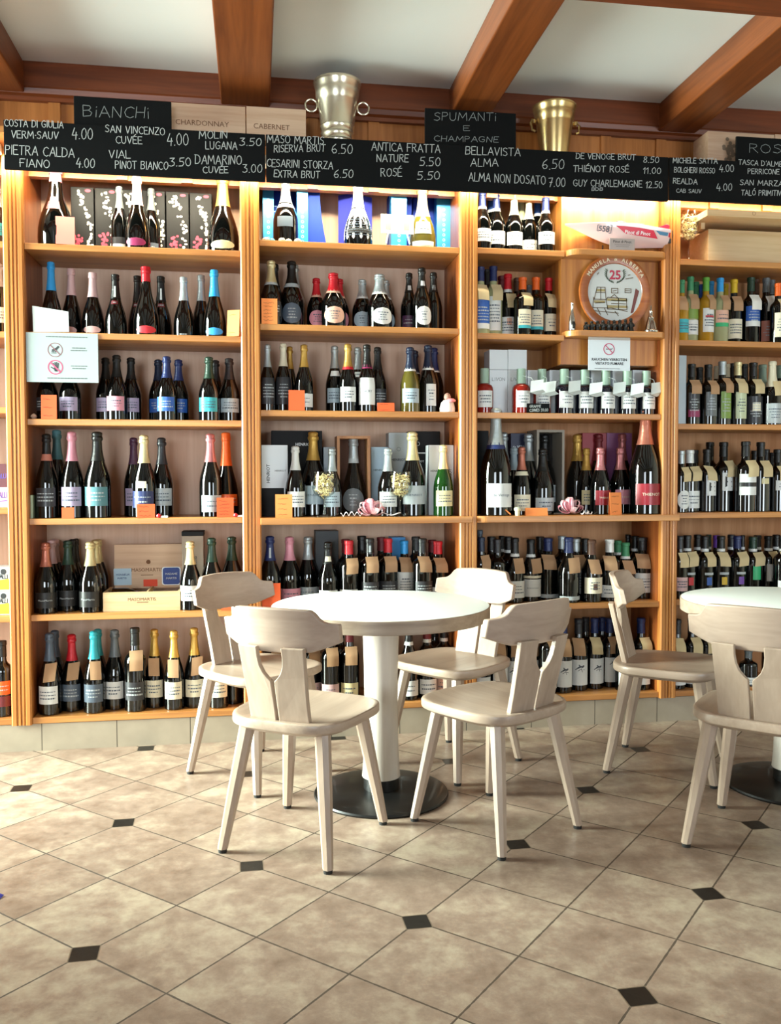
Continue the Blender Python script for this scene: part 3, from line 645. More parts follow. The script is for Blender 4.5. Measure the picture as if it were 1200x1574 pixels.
shelf_of_bottles(1, 5, [(76,973,31,F_,'champ','slate','white md',{**K}), (84,969,29,M_+.02,'champ','slate','',{}), (110,975,30,F_,'champ','red','slate md',{**K}), (144,970,30,F_,'champ','turquoise','slate md',{**K}), (150,967,28,M_,'champ','turquoise','',{}), (176,968,31,F_,'champ','grey','white md',{}),
  (207,965,30,F_,'bdx','black','dark md',{**K}), (237,967,28,F_,'champ','gold','cream md',{**K}), (267,969,28,F_,'champ','gold','cream md',{**K}), (298,965,29,F_,'champ','gold','cream md',{**K}), (335,966,28,F_,'champ','gold','cream md',{}), (358,975,26,F_,'bdx','brown','',{})])
# second bay
shelf_of_bottles(2, 0, [(438.7,281,36,.09,'champ','silver','white 0.58_0.64_180|slate 0.26_0.42_36',{}), (550,285,40,.07,'cone','white','white 0.0_0.6_180|black 0.18_0.26_60',{'fs':.62}), (649,290,38,.075,'cone','pale gold','cream 0.22_0.42_38|white 0.0_0.1_50',{'g':'olive','fs':.52})], 'sparkling_bottle')
shelf_of_bottles(2, 1, [(416.5,401,31,F_,'champ','pale gold','dark md|silver 0.62_0.66_180',{}), (422,406,28,.17,'champ','black','slate md',{}), (448,402,33,F_,'champ','black','slate rd|silver 0.6_0.66_180',{}), (453,407,28,.17,'champ','silver','',{}), (486,428,27,.09,'champ','red','pink rd|peach 0.62_0.68_180',{}), (512,420,35,F_,'champ','red','peach rd|peach 0.62_0.68_180',{}),
  (521,429,29,.155,'champ','red','pink rd|peach 0.62_0.68_180',{}), (556.5,430,29,.09,'champ','silver','pale blue rd|white 0.62_0.68_180',{}), (583,422,36,F_,'champ','silver','white rd|white 0.62_0.68_180',{}), (592,431,29,.155,'champ','silver','pale blue rd|white 0.62_0.68_180',{}),
  (628.5,420,24,.08,'champ','black','purple lo|white 0.7_0.78_28',{}), (648,412,28,F_-.01,'champ','black','white rd|white 0.7_0.78_28',{}), (666,419,25,.09,'champ','black','white 0.7_0.78_28',{})])
shelf_of_bottles(2, 2, [(410.7,530,22,F_,'champ','silver','dark tl',{}), (435,528,25,F_,'champ','cream','dark tl',{}), (445,533,22,M_,'champ','gold','',{}), (467,530,26,F_,'champ','gold','white lo',{}), (514,532,26,F_,'champ','silver','pale blue md|white 0.54_0.62_40',{}), (534.5,529,26,F_-.01,'champ','gold','white md|red 0.62_0.68_180',{}),
  (549.5,534,25,.145,'champ','silver','white 0.54_0.62_40',{}), (563.7,530,27,F_-.01,'champ','black','white tl|magenta 0.64_0.70_180',{'txt':'ENCRY','tc':'slate'}), (580,534,26,.09,'champ','black','dark md',{}), (630,534,28,F_,'champ','dark blue','pale blue md|white 0.63_0.68_180',{'g':'olive'}), (637,539,26,.16,'champ','dark blue','white 0.63_0.68_180',{}), (657.7,531,29,F_,'champ','dark blue','white 0.1_0.42_30|white 0.63_0.68_180',{}), (667,535,27,.14,'champ','navy','white 0.63_0.68_180',{})])
shelf_of_bottles(2, 3, [(453.7,686,29,F_,'champ','white','white md',{}), (481,664,37,.11,'champ','gold','pale blue md',{'txt':'HENRIOT','tc':'slate'}), (510,689,27,.1,'champ','silver','pale blue md',{}), (543,674,37,.17,'cone','silver','grey rd|silver 0.68_0.74_180',{'fs':.74}), (596,689,29,F_,'champ','silver','white md',{}), (633.6,664,38,.08,'champ','pale gold','silver md',{'txt':'HENRIOT','tc':'slate'}), (681,684,28,.03,'champ','pale gold','pale gold md',{'g':'green'})])
shelf_of_bottles(2, 4, [(414.6,824,31,F_,'champ','navy','white lo|silver 0.70_0.84_12',{}), (444.7,825,32,F_,'champ','pink','pink lo',{}), (473,825,31,F_,'champ','silver','silver lo',{}), (504,833,30,F_,'champ','black','white lo|cream 0.70_0.78_40',{}), (531,829,28,.16,'bdx','dark red','',{}), (536,831,29,F_,'bdx','red','white lo',{**K,'tx':24}),
  (555.7,824,29,.16,'bdx','black','',{}), (568,828,29,F_,'bdx','black','dark md|silver 0.8_0.9_14',{**K}), (585.5,826,28,.16,'bdx','dark red','',{}), (596,828,29,F_,'bdx','red','dark md',{**K}), (621,831,27,F_,'bdx','sky blue','white tl',{**K}), (639,825,28,.15,'bdx','black','',{}), (649,828,29,F_,'bdx','black','dark md',{**K}), (664,830,27,.15,'bdx','dark red','',{}), (673,832,29,F_,'bdx','red','white lo',{**K})])
shelf_of_bottles(2, 5, [(420,960,28,F_,'bdx','black','cream lo',{**K}), (449,960,28,F_,'bdx','black','cream lo',{**K}), (478,966,28,F_,'bdx','dark red','pale pink lo',{**K}), (507,964,28,F_,'bdx','dark red','pale pink lo',{**K}), (537,962,28,F_,'bdx','dark red','pale gold lo',{**K}), (596,962,28,F_,'bdx','black','white lo',{}), (628,958,28,F_,'bur','black','white lo',{'col':'white'}), (656,958,28,F_,'bdx','dark red','white lo',{'col':'white'}), (682,957,27,F_,'bdx','black','peach lo',{'col':'white'}), (668,956,26,.16,'bdx','black','',{}), (523,958,26,.16,'bdx','black','',{})])
# third bay
shelf_of_bottles(3, 0, [(741,297,27,F_,'bur','navy','white md',{'col':'white'}), (754.5,300,25,.155,'bur','blue','',{'col':'white'}), (762.5,300,27,F_,'bur','navy','white md',{'col':'white'}), (790,301,26,F_,'bur','cream','white md',{'fs':.66}), (801,303,24,.155,'bur','pale green','',{'fs':.62}), (812.5,304,23,F_,'bur','cream','white lo',{'fs':.62}), (826,306,24,.155,'bur','blue','',{'col':'white'}), (838.4,305,27,F_,'bur','navy','white md',{'col':'white'})])
CT = 'cream 0.12_0.44_44|turquoise 0.12_0.17_44'
shelf_of_bottles(3, 1, [(738.5,411,26,F_,'bdx','navy','blue tl|white 0.08_0.16_54',{**SA,'g':'clear'}), (748,415,24,.16,'bdx','black','',{}), (758,410,26,F_,'bdx','navy','white 0.08_0.56_44',{**SA,'g':'clear'}), (771,425,26,.155,'bdx','dark red','',{}), (780.3,422,28,F_,'bur','red','white 0.03_0.32_56|peach 0.2_0.3_14',{**SA,'col':'white','tx':22}), (795,428,25,.16,'bdx','brown','',{}), (803,427,26,F_,'bdx','orange',CT,{**SA}), (812,439,22,.17,'bdx','grey','',{}), (823.4,427,26,F_,'bdx','orange',CT,{}), (843,428,25,F_,'bdx','red','cream 0.12_0.4_44',{**SA,'tx':8})])
GW = 'white 0.13_0.5_52'
for px, gl in ((742.6,'wine'), (800.7,'wine'), (832.7,'wine'), (867,'ink'), (898.5,'ink'), (931,'ink'), (963.6,'ink'), (994,'ink')):
    pass
shelf_of_bottles(3, 2, [(744.5,567,25,F_,'grp','mint',GW,{'g':'wine'}), (800.7,567.5,26,F_-.02,'grp','mint',GW,{'g':'wine'}), (832.7,568,25,F_,'grp','mint',GW,{'g':'wine'}), (867,568,26,F_,'grp','mint',GW,{'g':'ink'}), (898.5,569,26,F_,'grp','mint',GW,{'g':'ink'}), (931,570,26,F_,'grp','mint',GW,{'g':'ink'}), (963.6,570.5,26,F_,'grp','mint',GW,{'g':'ink'}), (993,571,25,F_,'grp','mint',GW,{'g':'ink'})], 'spirit_bottle', 'spirit bottle')
shelf_of_bottles(3, 3, [(762,628,44,.035,'champ','silver','white 0.08_0.30_58|navy 0.62_0.68_180',{'txt':'de Venoge','tc':'slate'}), (774,665,30,.2,'champ','silver','',{}), (789.5,688,26,.14,'champ','pale blue','cream lo',{}), (801.6,687,27,F_,'champ','copper','cream 0.06_0.30_56|cream 0.58_0.64_180',{}), (812,667,32,.2,'champ','silver','',{}), (837,668,32,.23,'champ','black','silver md',{}), (834,690,32,F_+.01,'champ','black','silver lo',{}), (887,668,33,.22,'champ','gold','',{}), (901,689,27,.1,'champ','gold','pale gold md',{}), (920,667,30,.22,'champ','dark red','',{}),
  (922.5,688,29,F_,'champ','rose','crimson md',{'txt':'THIENOT','tc':'cream'}), (956,667,30,.22,'champ','rose','',{}), (953.7,688,31,F_+.02,'champ','rose','pink md',{'txt':'THIENOT','tc':'cream'}), (992,629,45,.06,'champ','copper','crimson 0.09_0.29_58',{'txt':'THIENOT','tc':'cream'})])
shelf_of_bottles(3, 4, [(737,815,21,.17,'bdx','slate','',{}), (739.5,826,23,F_,'bdx','dark blue','dark md',{**K,'tx':16}), (755,825,27,.14,'bdx','black','dark md',{}), (764,829,26,F_,'bdx','dark','white lo',{}), (771,824,26,.24,'bdx','black','',{'col':'white'}), (781,825,27,.15,'bdx','black','',{'col':'white'}), (791,827,28,F_,'bur','black','white 0.08_0.34_58',{**K,'col':'white','tx':22}), (815.7,829,29,F_,'bur','black','white 0.08_0.36_60|cream 0.38_0.42_60',{**K,'col':'white','tx':26,'txt':'BORGOGNO','tc':'slate'}), (830,825,28,.155,'bdx','black','',{}), (842,827,30,F_,'bdx','navy','silver bs',{**K}),
  (863.6,824,27,.16,'bdx','silver','',{}), (874,826,31,F_,'bur','navy','silver bs',{**K,'tx':16}), (885,828,27,.145,'bdx','silver','white 0.1_0.5_56',{**K}), (889,826,26,.25,'bdx','black','',{}), (899,828,26,.2,'bdx','black','',{}), (909,830,30,F_,'bur','brown','cream 0.14_0.40_60|brown 0.2_0.3_12',{**K}), (936.7,829,29,F_,'bdx','white','white lo',{**K}), (949,831,26,.15,'bdx','green','',{'col':'white'}), (961,834,29,F_,'bur','green','white 0.06_0.34_58',{**K,'col':'white'}), (965,822,26,.24,'bdx','black','',{}), (976,824,26,.17,'bdx','black','',{'col':'white'}), (987,826,30,F_,'bdx','dark','white 0.1_0.42_62',{**K})])
BW = 'white 0.08_0.44_52'
shelf_of_bottles(3, 5, [(741,952,25,F_,'bdx','dark','white lo',{**K}), (766,951,27,F_,'bdx','navy',BW,{'bird':1,'np':1,**K}), (789,951,28,F_,'bdx','navy',BW,{'bird':1,'np':1,**K}), (816,951,27,F_,'bdx','navy',BW,{'bird':1,'np':1,**K}), (841,951,27,F_,'bdx','navy',BW,{'bird':1,'np':1,**K}), (866,951,26,F_,'bdx','navy',BW,{'bird':1,'np':1,**K}), (889,951,27,F_,'bdx','dark',BW,{'bird':1,'np':1,**K}), (913.5,950,26,F_,'bdx','navy',BW,{'bird':1,'np':1,**SA}), (936.6,950,26,F_,'bdx','navy',BW,{'bird':1,'np':1,**K}), (960,950,26,F_,'bdx','dark',BW,{'bird':1,'np':1,**K}), (985,950,27,F_,'bdx','navy',BW,{'bird':1,'np':1,**SA,'tx':22}), (900,949,24,.15,'bdx','dark','',{}), (925,949,24,.15,'bdx','navy','',{}), (948,949,24,.15,'bdx','dark','',{})])
# right bay
shelf_of_bottles(4, 1, [(1047.5,431,20,F_,'bdx','green','turquoise md',{**K,'g':'yellow'}), (1061,426,22,F_,'bdx','green','white 0.12_0.34_54|leaf green 0.36_0.52_54',{**K,'g':'clear'}), (1069.5,434,20,.13,'bdx','green','',{'g':'clear'}), (1077,438,20,.19,'bdx','blue','',{'g':'yellow'}), (1085,427,22,F_,'bdx','lime','white 0.16_0.52_54|red 0.38_0.41_36',{**K,'g':'yellow','tx':24}), (1092.5,433,20,.13,'bdx','sky blue','',{'g':'clear'}), (1106.7,428,23,F_,'bdx','sky blue','peach 0.3_0.5_58|emerald 0.25_0.31_58',{**K,'g':'clear','tx':20}), (1114.5,437,20,.14,'bdx','yellow','',{'g':'yellow'}), (1128,430,23,F_,'bdx','yellow','cream 0.08_0.38_56',{**K,'tx':14}),
  (1154,427,25,F_,'bdx','dark green','blue 0.26_0.56_56|white 0.26_0.34_56',{**WC,'tx':14}), (1162,430,22,.15,'bdx','brown','',{}), (1177.5,428,24,F_,'bdx','grey','copper 0.06_0.36_54',{**WC,'tx':16}), (1186,431,21,.15,'bdx','grey','',{}), (1196,436,22,.06,'bdx','orange','cream 0.1_0.5_50',{**SA}), (1219,432,23,F_,'bdx','dark','turquoise md',{})])
shelf_of_bottles(4, 2, [(1063,560,25,F_,'bdx','black','dark 0.12_0.52_40|magenta 0.12_0.24_40',{**K,'tx':14}), (1075,565,23,.14,'bdx','black','',{}), (1088.5,561,25,F_,'bdx','black','grey 0.14_0.54_40',{**K,'tx':22}), (1102,563,22,.2,'bdx','cream','',{}), (1110,556,25,F_,'bdx','silver','leaf green 0.1_0.52_40',{**K}), (1117,560,21,.15,'bdx','cream','',{}), (1126,559,21,.22,'bdx','black','',{}), (1134,557,25,F_,'bdx','pale gold','pale green 0.1_0.52_40',{**SA,'tx':10}), (1144,560,24,.14,'bdx','black','',{}), (1157.5,558,26,F_,'bdx','black','dark 0.03_0.46_58|cream 0.22_0.36_26',{**SA,'tx':22}), (1172,561,25,.14,'bdx','mint','',{'fs':.66}), (1187,556,27,F_,'bur','cream','silver 0.03_0.34_58',{**SA,'fs':.6,'tx':24}), (1199,562,25,.15,'bdx','mint','',{}), (1214,558,26,F_,'bur','cream','silver lo',{})])
shelf_of_bottles(4, 3, [(1047,693,22,F_,'bdx','silver','white rd',{**SA,'tx':24}), (1060,692,27,F_,'bdx','white','white 0.06_0.34_60',{**SA,'tx':20}), (1067.5,692,24,.15,'bdx','dark','',{}), (1086.5,691,26,F_,'bdx','black','white 0.26_0.54_34',{**SA,'txt':'E','tc':'black','tx':4}), (1091,680,26,.16,'bdx','black','',{}), (1112,680,28,F_,'bdx','black','white 0.3_0.56_36',{**SA,'txt':'E','tc':'black','tx':24}), (1146,679,29,F_,'bdx','black','white 0.24_0.54_56|black 0.36_0.42_57',{**SA,'np':1,'tx':24}), (1160,693,23,.15,'bdx','black','',{}), (1169,680,27,F_,'bdx','black','pale gold 0.40_0.48_24',{**SA,'tx':18,'np':1}), (1177,691,23,.15,'bdx','black','',{}), (1186,696,22,.2,'bdx','black','',{}), (1195,691,25,F_,'bdx','black','white 0.34_0.5_36',{**SA}), (1219,690,25,F_,'bdx','black','white md',{**SA})])
def sq(c): return c+' 0.19_0.32_17|silver 0.36_0.4_30'
shelf_of_bottles(4, 4, [(1045,824,22,F_,'bdx','dark','pale pink 0.12_0.34_50',{**SA}), (1056,823,26,F_,'bdx','black',sq('red'),{**SA,'col':'white','np':1,'tx':20}), (1072,822,24,.16,'bdx','black','',{'col':'white'}), (1083,824,26,F_,'bdx','black',sq('blue'),{**SA,'col':'white','np':1,'tx':18}), (1089,822,23,.24,'bdx','dark green','',{'col':'white'}), (1101,823,22,.18,'bdx','violet','',{}), (1108,824,26,F_,'bdx','black',sq('yellow'),{**SA,'col':'white','np':1,'tx':8}), (1124,822,24,.16,'bdx','dark','',{'col':'white'}), (1133,824,26,F_,'bdx','navy',sq('violet'),{**SA,'np':1,'tx':16}), (1141,823,24,.18,'bdx','black','',{'col':'white'}), (1157,825,27,F_,'bdx','dark green','emerald 0.26_0.50_24',{**SA,'col':'white','np':1,'tx':20}), (1164,823,24,.17,'bdx','black','',{'col':'white'}),
  (1181,824,27,F_,'bdx','black','white 0.22_0.52_46|grey 0.22_0.28_20',{**SA,'col':'white','np':1}), (1193,822,24,.16,'bdx','black','',{'col':'white'}), (1204,824,27,F_,'bdx','black','white lo',{**SA,'col':'white'})])
shelf_of_bottles(4, 5, [(1041,952,24,F_,'bdx','dark','white lo',{**SA}), (1063,951,26,F_,'bdx','dark','white lo',{**SA,'tx':22}), (1086,951,26,F_,'bdx','dark','white lo',{**SA,'tx':22}), (1110,950,26,F_,'bdx','dark','white lo',{**SA}), (1150,1000,25,-.0+F_,'bdx','grey','white lo',{}), (1186,950,26,F_,'bdx','dark','white lo',{**SA})])
# sliver of the bay at the picture edge
shelf_of_bottles(0, 0, [(-4,290,24,F_,'champ','silver','turquoise md',{})]); shelf_of_bottles(0, 1, [(-1,405,26,F_,'champ','silver','white md',{})])
shelf_of_bottles(0, 5, [(3,985,28,F_,'bdx','black','orange 0.3_0.48_56|dark red 0.14_0.28_56',{})])

# ------------------------------------------------------------------ cartons and crates on the shelves
def carton(b, row, lab, pxa, pxb, ptop, Y, depth, m, cat='gift box', name='gift_box', group=None, pbase=None, gap=0.):
    z = ZS[b][row]; a, c = at(pxa, ptop, Y), at(pxb, ptop, Y); zt = (a.z+c.z)/2
    t = boxthing(name, lab, cat, a.x, c.x, z, zt, Y, min(Y+depth, DEPTH-.001), m, group)
    t['w'] = c.x-a.x; t['h'] = zt-z
    return t
def on_box(t, name, m, fn):
    mb = MB(); fn(mb, t['w'], t['h']); return mb.build(name, m, t)
BLACKC = mat('black_card', '101012', .55, spec=.2); WHITEC = mat('white_card', 'E4EAEE', .5); GREYC = mat('silver_card', '9BA3A8', .42, .2); BLUEC = mat('pale_blue_card', 'A9C2D2', .5)
REDC = mat('red_card', '8E1F2C', .5); PURC = mat('plum_card', '7A4570', .5); NAVYC = mat('navy_card', '1B2140', .5)
FLOW = mat('flower_print', 'E6E0C8', .6); FLOWR = mat('flower_print_red', 'B8304A', .6)
INK = mat('print_ink', '22262A', .7); WINK = mat('white_ink', 'D8DCE0', .7)
# six black boxes with a falling petal print
for i, (a, c, tp) in enumerate(((108.5, 143.5, 287.5), (145.5, 180.5, 289.5), (182, 217, 291.5), (218.5, 253, 293.5), (255, 289.5, 295), (291.5, 325, 297))):
    t = carton(1, 0, 'black petal-print gift box, %s in the row of six behind the bottles' % ('leftmost', 'second from left', 'third from left', 'fourth from left', 'fifth from left', 'rightmost')[i], a, c, tp, .17, .1, BLACKC, group='petal gift boxes')
    rnd = random.Random(40+i)
    def petals(mb, w, h, red):
        for k in range(46 if not red else 30):
            u = rnd.random(); zz = (h*.93*(1-u**1.2) if not red else h*(.02+.30*rnd.random()**1.6)); cx = w*(.62+.25*math.sin(zz*16)+rnd.gauss(0, .09)) if not red else w*(.36+rnd.gauss(0, .1))
            if .05*w < cx < .95*w: mb.disc(cx, zz+.004, rnd.uniform(.004, .0085), -.0006-k*.00001, 7, rnd.uniform(.004, .008))
        if red: mb.disc(w*.75, h*.95, .013, -.0007, 10, .007)
    on_box(t, 'petal_print', FLOW, lambda mb, w, h: petals(mb, w, h, False)); on_box(t, 'blossom_print', FLOWR, lambda mb, w, h: petals(mb, w, h, True))
# blue open display boxes, top shelf of the second bay
DBLUE = mat('deep_blue_card', '14308C', .55, spec=.15); SBLUE = mat('shiny_blue_foil', '2E8CCB', .35, .4); PERI = mat('violet_blue_card', '2E3492', .55, spec=.15)
def open_box(lab, pxa, pxb, pxs0, pxs1, ptop, Y, flare):
    """blue presentation box with its lid swung open: inner board, shiny spine, flaring door"""
    z = ZS[2][0]; a, c = at(pxa, ptop, Y), at(pxb, ptop, Y); s0, s1 = at(pxs0, ptop, Y), at(pxs1, ptop, Y); H = a.z-z
    t = thing('presentation_box', lab, 'gift box', (a.x, Y, z), 0, 'blue presentation boxes')
    wd = c.x-a.x
    MB().box(0, .06, 0, wd, .14, H).build('box_back', DBLUE, t, bevel=.001)
    MB().box(s0.x-a.x, -.0, 0, s1.x-a.x, .06, H).build('spine', SBLUE, t, bevel=.001)
    if flare:
        x0, x1 = s1.x-a.x+.001, wd
        pts = [(x0, 0), (x1+flare, 0), (x1+flare*.8, H*.12), (x1+flare*.45, H*.35), (x1+flare*.15, H*.6), (x1, H*.85), (x1, H), (x0, H)]
        MB().prism(pts, .02, .058).build('door', DBLUE, t)
    orn = MB()
    cx = (s0.x+s1.x)/2-a.x
    for k in range(9):
        zz = H*(.12+.08*k); orn.ring(cx, zz, .004, .007, -.0006, 12)
    orn.build('ornament_print', mat('pale_ornament', '9FD0EA', .4, .3), t)
    txt = MB()
    for k in range(7): txt.ribbon([(wd*.2, H*(.25+.08*k)), (wd*.42, H*(.25+.08*k))], .0035)
    o = txt.build('small_print', mat('pale_ornament', '9FD0EA', .4, .3), t); o.location = (0, .0585, 0)
    return t
open_box('opened shiny blue presentation box at the left end of the top shelf', 403.5, 455, 403.5, 420.5, 282, .2, 0)
open_box('deep blue presentation box with a flaring open door, behind the black bottle', 456, 492, 456, 473, 287, .13, .035)
open_box('blue presentation box with ornament spine behind the small white card', 601, 636, 601, 625, 292, .14, 0)
open_box('pale shiny blue presentation box at the right end of the top shelf', 638, 693, 671, 693, 297, .19, 0)
t = thing('presentation_box', 'violet blue cornered box standing behind the white patterned bottle', 'gift box', at(539, 620, .15), 0, 'blue presentation boxes'); t.location.z = ZS[2][0]
a_, b_, c_ = at(519.5, 300, .19), at(541, 289, .15), at(571.5, 299, .2); o_ = t.location
H_ = .27
MB().extrude_z([(a_.x-o_.x, .04), (b_.x-o_.x, 0), (c_.x-o_.x, .05), (c_.x-o_.x-.02, .11), (a_.x-o_.x+.02, .11)], 0, H_).build('carton', PERI, t, bevel=.001)
mb = MB(); print_on(mb, 'BRUT ROSE', 0, 0, height=.017); o = mb.build('lettering', WINK, t)
o.rotation_euler = (0, -math.pi/2, math.atan2(.05, c_.x-b_.x)); o.location = (.055, .024, .16)
# pieces of foil at the foot of the first bottle
t = thing('foil_scraps', 'crumpled white and turquoise foil pieces at the foot of the black bottle', 'foil pieces', at(440, 380, .03)); t.location.z = ZS[2][0]
for k, (dx, hx) in enumerate(((-.09, 'E8E0C8'), (-.065, '38A8B8'), (-.02, 'E6DCC4'), (.01, 'DCD6CC'), (.05, 'E8E2D2'))):
    MB().lathe([(0, 0), (0, .013), (.006, .017), (.013, .012), (.018, 0)], 7, (dx, (k % 2)*.012-.012, 0)).build('foil_piece', mat('foilpiece_'+hx, hx, .4, .3), t)
# fourth shelf of the second bay
t = carton(2, 3, 'large black box at the left, behind the gold-foil magnum', 417, 495, 662, .2, .1, BLACKC)
on_box(t, 'lettering', WINK, lambda mb, w, h: (print_on(mb, 'HENRIOT', w*.64, h*.84, height=.014, bold=.02), print_on(mb, 'HENRIOT', w*.82, h*.62, width=w*.3, bold=.02)))
t = carton(2, 3, 'white and black upright box at the left end, behind the orange card', 401.5, 442, 684, .11, .085, WHITEC)
on_box(t, 'black_band', BLACKC, lambda mb, w, h: mb.add([(.0, -.0006, 0), (w*.85, -.0006, 0), (w*.85, -.0006, h*.40), (0, -.0006, h*.40)], [(0, 1, 2, 3)]))
def side_letters(text, x, z, h):
    def f(mb, w, hh):
        v, fc = printed(text, height=h, bold=.02); mb.add([(w*x-q[1], -.0007, hh*z+q[0]) for q in v], fc)
    return f
on_box(t, 'lettering', INK, side_letters('HENRIOT', .25, .6, .015)); on_box(t, 'crest_print', INK, lambda mb, w, h: print_on(mb, 'HENRIOT', w*.72, h*.64, width=w*.42))
t = carton(2, 3, 'pale grey box behind the short silver-foil bottle, left of the crate', 497, 519, 687, .21, .08, GREYC)
t = carton(2, 3, 'pale blue box right of the open wooden crate', 570, 597, 687, .21, .08, BLUEC); on_box(t, 'lettering', INK, lambda mb, w, h: print_on(mb, 'HENRIOT', w*.5, h*.66, width=w*.7))
t = carton(2, 3, 'silver grey box behind the pale-gold magnum', 597, 628, 665, .2, .09, GREYC); on_box(t, 'lettering', INK, lambda mb, w, h: (print_on(mb, 'HENRIOT', w*.5, h*.67, width=w*.72, bold=.015), mb.ring(w*.5, h*.8, .008, .0095)))
t = carton(2, 3, 'black box with white bands at the right, behind the white box', 628.5, 676, 663, .2, .09, BLACKC)
on_box(t, 'white_band', WINK, lambda mb, w, h: (mb.ribbon([(0, h*.74), (w*.98, h*.74)], .006), mb.ribbon([(w*.55, h*.7), (w*.55, h*.05)], .003), print_on(mb, 'HENRIOT', w*.3, h*.64, width=w*.36), mb.ring(w*.28, h*.85, .008, .0095)))
t = carton(2, 3, 'white upright box at the right end, behind the green bottle', 659, 697, 684, .11, .085, WHITEC)
on_box(t, 'lettering', INK, lambda mb, w, h: (print_on(mb, 'HENRIOT', w*.3, h*.63, width=w*.46, bold=.015), mb.ring(w*.5, h*.74, .008, .0095)))
on_box(t, 'lettering', INK, side_letters('HENRIOT', .86, .55, .013))
def upright_crate(b, row, lab, pxa, pxb, ptop, Y, m, minner, d=.1):
    z = ZS[b][row]; a, c = at(pxa, ptop, Y), at(pxb, ptop, Y); w, h = c.x-a.x, a.z-z
    t = thing('bottle_crate', lab, 'wine crate', (a.x, Y, z))
    MB().box(0, d-.01, 0, w, d, h).build('crate_back', minner, t)
    MB().box(0, 0, 0, .012, d-.01, h).build('crate_side', m, t); MB().box(w-.012, 0, 0, w, d-.01, h).build('crate_side', m, t)
    MB().box(.012, 0, h-.012, w-.012, d-.01, h).build('crate_top', m, t); MB().box(.012, 0, 0, w-.012, d-.01, .003).build('crate_bottom', m, t)
    return t
upright_crate(2, 3, 'open upright wooden crate with a dark bottle inside, middle of the shelf', 518, 569, 670, .105, wood('crate_brown', 'B0805A', '8E6040', 'z', rough=.6), mat('crate_inner', '5A3624', .7), .13)
# fifth shelf
carton(2, 4, 'plain black box behind the dark bottle with a cream neck sticker', 484.5, 520, 816, .2, .1, mat('slate_card', '23272D', .5))
carton(2, 4, 'blue box behind the blue-capped bottle', 601, 623, 826, .2, .09, mat('azure_card', '2F86C8', .5))
# third bay
WB = 'white spirit boxes'
for i, (a, c) in enumerate(((752, 780), (780.6, 809.5))):
    t = carton(3, 2, ('tall white carton, left one of the pair stacked two high', 'tall white carton, right one of the pair stacked two high')[i], a, c, 537.5, .11, .1, WHITEC, 'carton', 'carton', 'tall white cartons')
    on_box(t, 'lettering', INK, lambda mb, w, h: (hand(mb, 'LIVON', (w*.15, h*.52), (w*.85, h*.52), .016, .0013), mb.ribbon([(0, h*.69), (w, h*.69)], .0018)))
for i, (a, c) in enumerate(((811, 838), (844.5, 872.5), (877, 904), (908.5, 937.5), (941.5, 968.5), (972.5, 998))):
    t = carton(3, 2, 'low white carton behind the spirit bottles, %s of six' % ('leftmost', 'second from left', 'third from left', 'fourth from left', 'fifth from left', 'rightmost')[i], a, c, 569, .13, .09, WHITEC, 'carton', 'carton', 'low white cartons')
    on_box(t, 'lettering', INK, lambda mb, w, h: hand(mb, 'LIVON', (w*.12, h*.72), (w*.88, h*.72), .013, .0011))
carton(3, 3, 'black box at the left end behind the silver-foil magnum', 733.5, 751, 662, .2, .1, BLACKC)
t = carton(3, 3, 'dark navy box behind the copper-foil bottle', 785, 819, 666, .245, .075, NAVYC); on_box(t, 'lettering', WINK, lambda mb, w, h: print_on(mb, 'de VENOGE', w*.5, h*.83, width=w*.85, bold=.02))
upright_crate(3, 3, 'open upright grey box with a dark bottle inside', 825, 867.5, 660.5, .165, mat('grey_box', '948C80', .6), mat('dark_inner', '2A2624', .7), .155)
t = carton(3, 3, 'dark red box behind the dark-foil bottle', 895, 932, 665.5, .27, .05, REDC); on_box(t, 'crest', WINK, lambda mb, w, h: mb.disc(w*.5, h*.63, .009))
carton(3, 3, 'plum coloured box behind the rose-foil bottles', 932.5, 971, 665.5, .27, .05, PURC)
# first bay, fifth shelf: hinged wooden case
z = ZS[1][4]; a, c = at(158, 911, .04), at(277, 911, .04); w_ = c.x-a.x; h_ = a.z-z
t = thing('wine_case', 'open wooden wine case with propped lid, stickers and a bottle inside', 'wine case', (a.x, .04, z)); dp = .2
MB().box(0, 0, 0, w_, .012, h_).build('front_board', CRATE, t, bevel=.001); MB().box(0, .012, 0, .012, dp, h_).build('side_board', CRATE, t); MB().box(w_-.012, .012, 0, w_, dp, h_).build('side_board', CRATE, t)
MB().box(.012, .012, 0, w_-.012, dp, .01).build('bottom_board', CRATE, t); MB().box(w_*.56, .012, .01, w_*.58, dp, h_*1.02).build('divider', CRATE, t)
mb = MB(); print_on(mb, 'MASOMARTIS', w_*.5, h_*.62, width=w_*.36); mb.ribbon([(w_*.44, h_*.46), (w_*.58, h_*.46)], .003); mb.build('burnt_lettering', INKB, t)
la = at(166, 837, .26); lz = la.z-z
lid = MB().box(.02, 0, 0, w_-.005, .014, lz-h_*.9).build('lid', CRATEP, t, bevel=.001); lid.location = (0, dp+.001, h_*.9)
lw = w_; lh = lz-h_*.9
def onlid(name, m, fn):
    q = MB(); fn(q); o = q.build(name, m, lid); return o
onlid('burnt_lettering', INKB, lambda q: (print_on(q, 'MASOMARTIS', lw*.5, lh*.42, width=lw*.42), q.disc(lw*.52, lh*.6, .01), q.ribbon([(lw*.42, lh*.3), (lw*.58, lh*.3)], .003)))
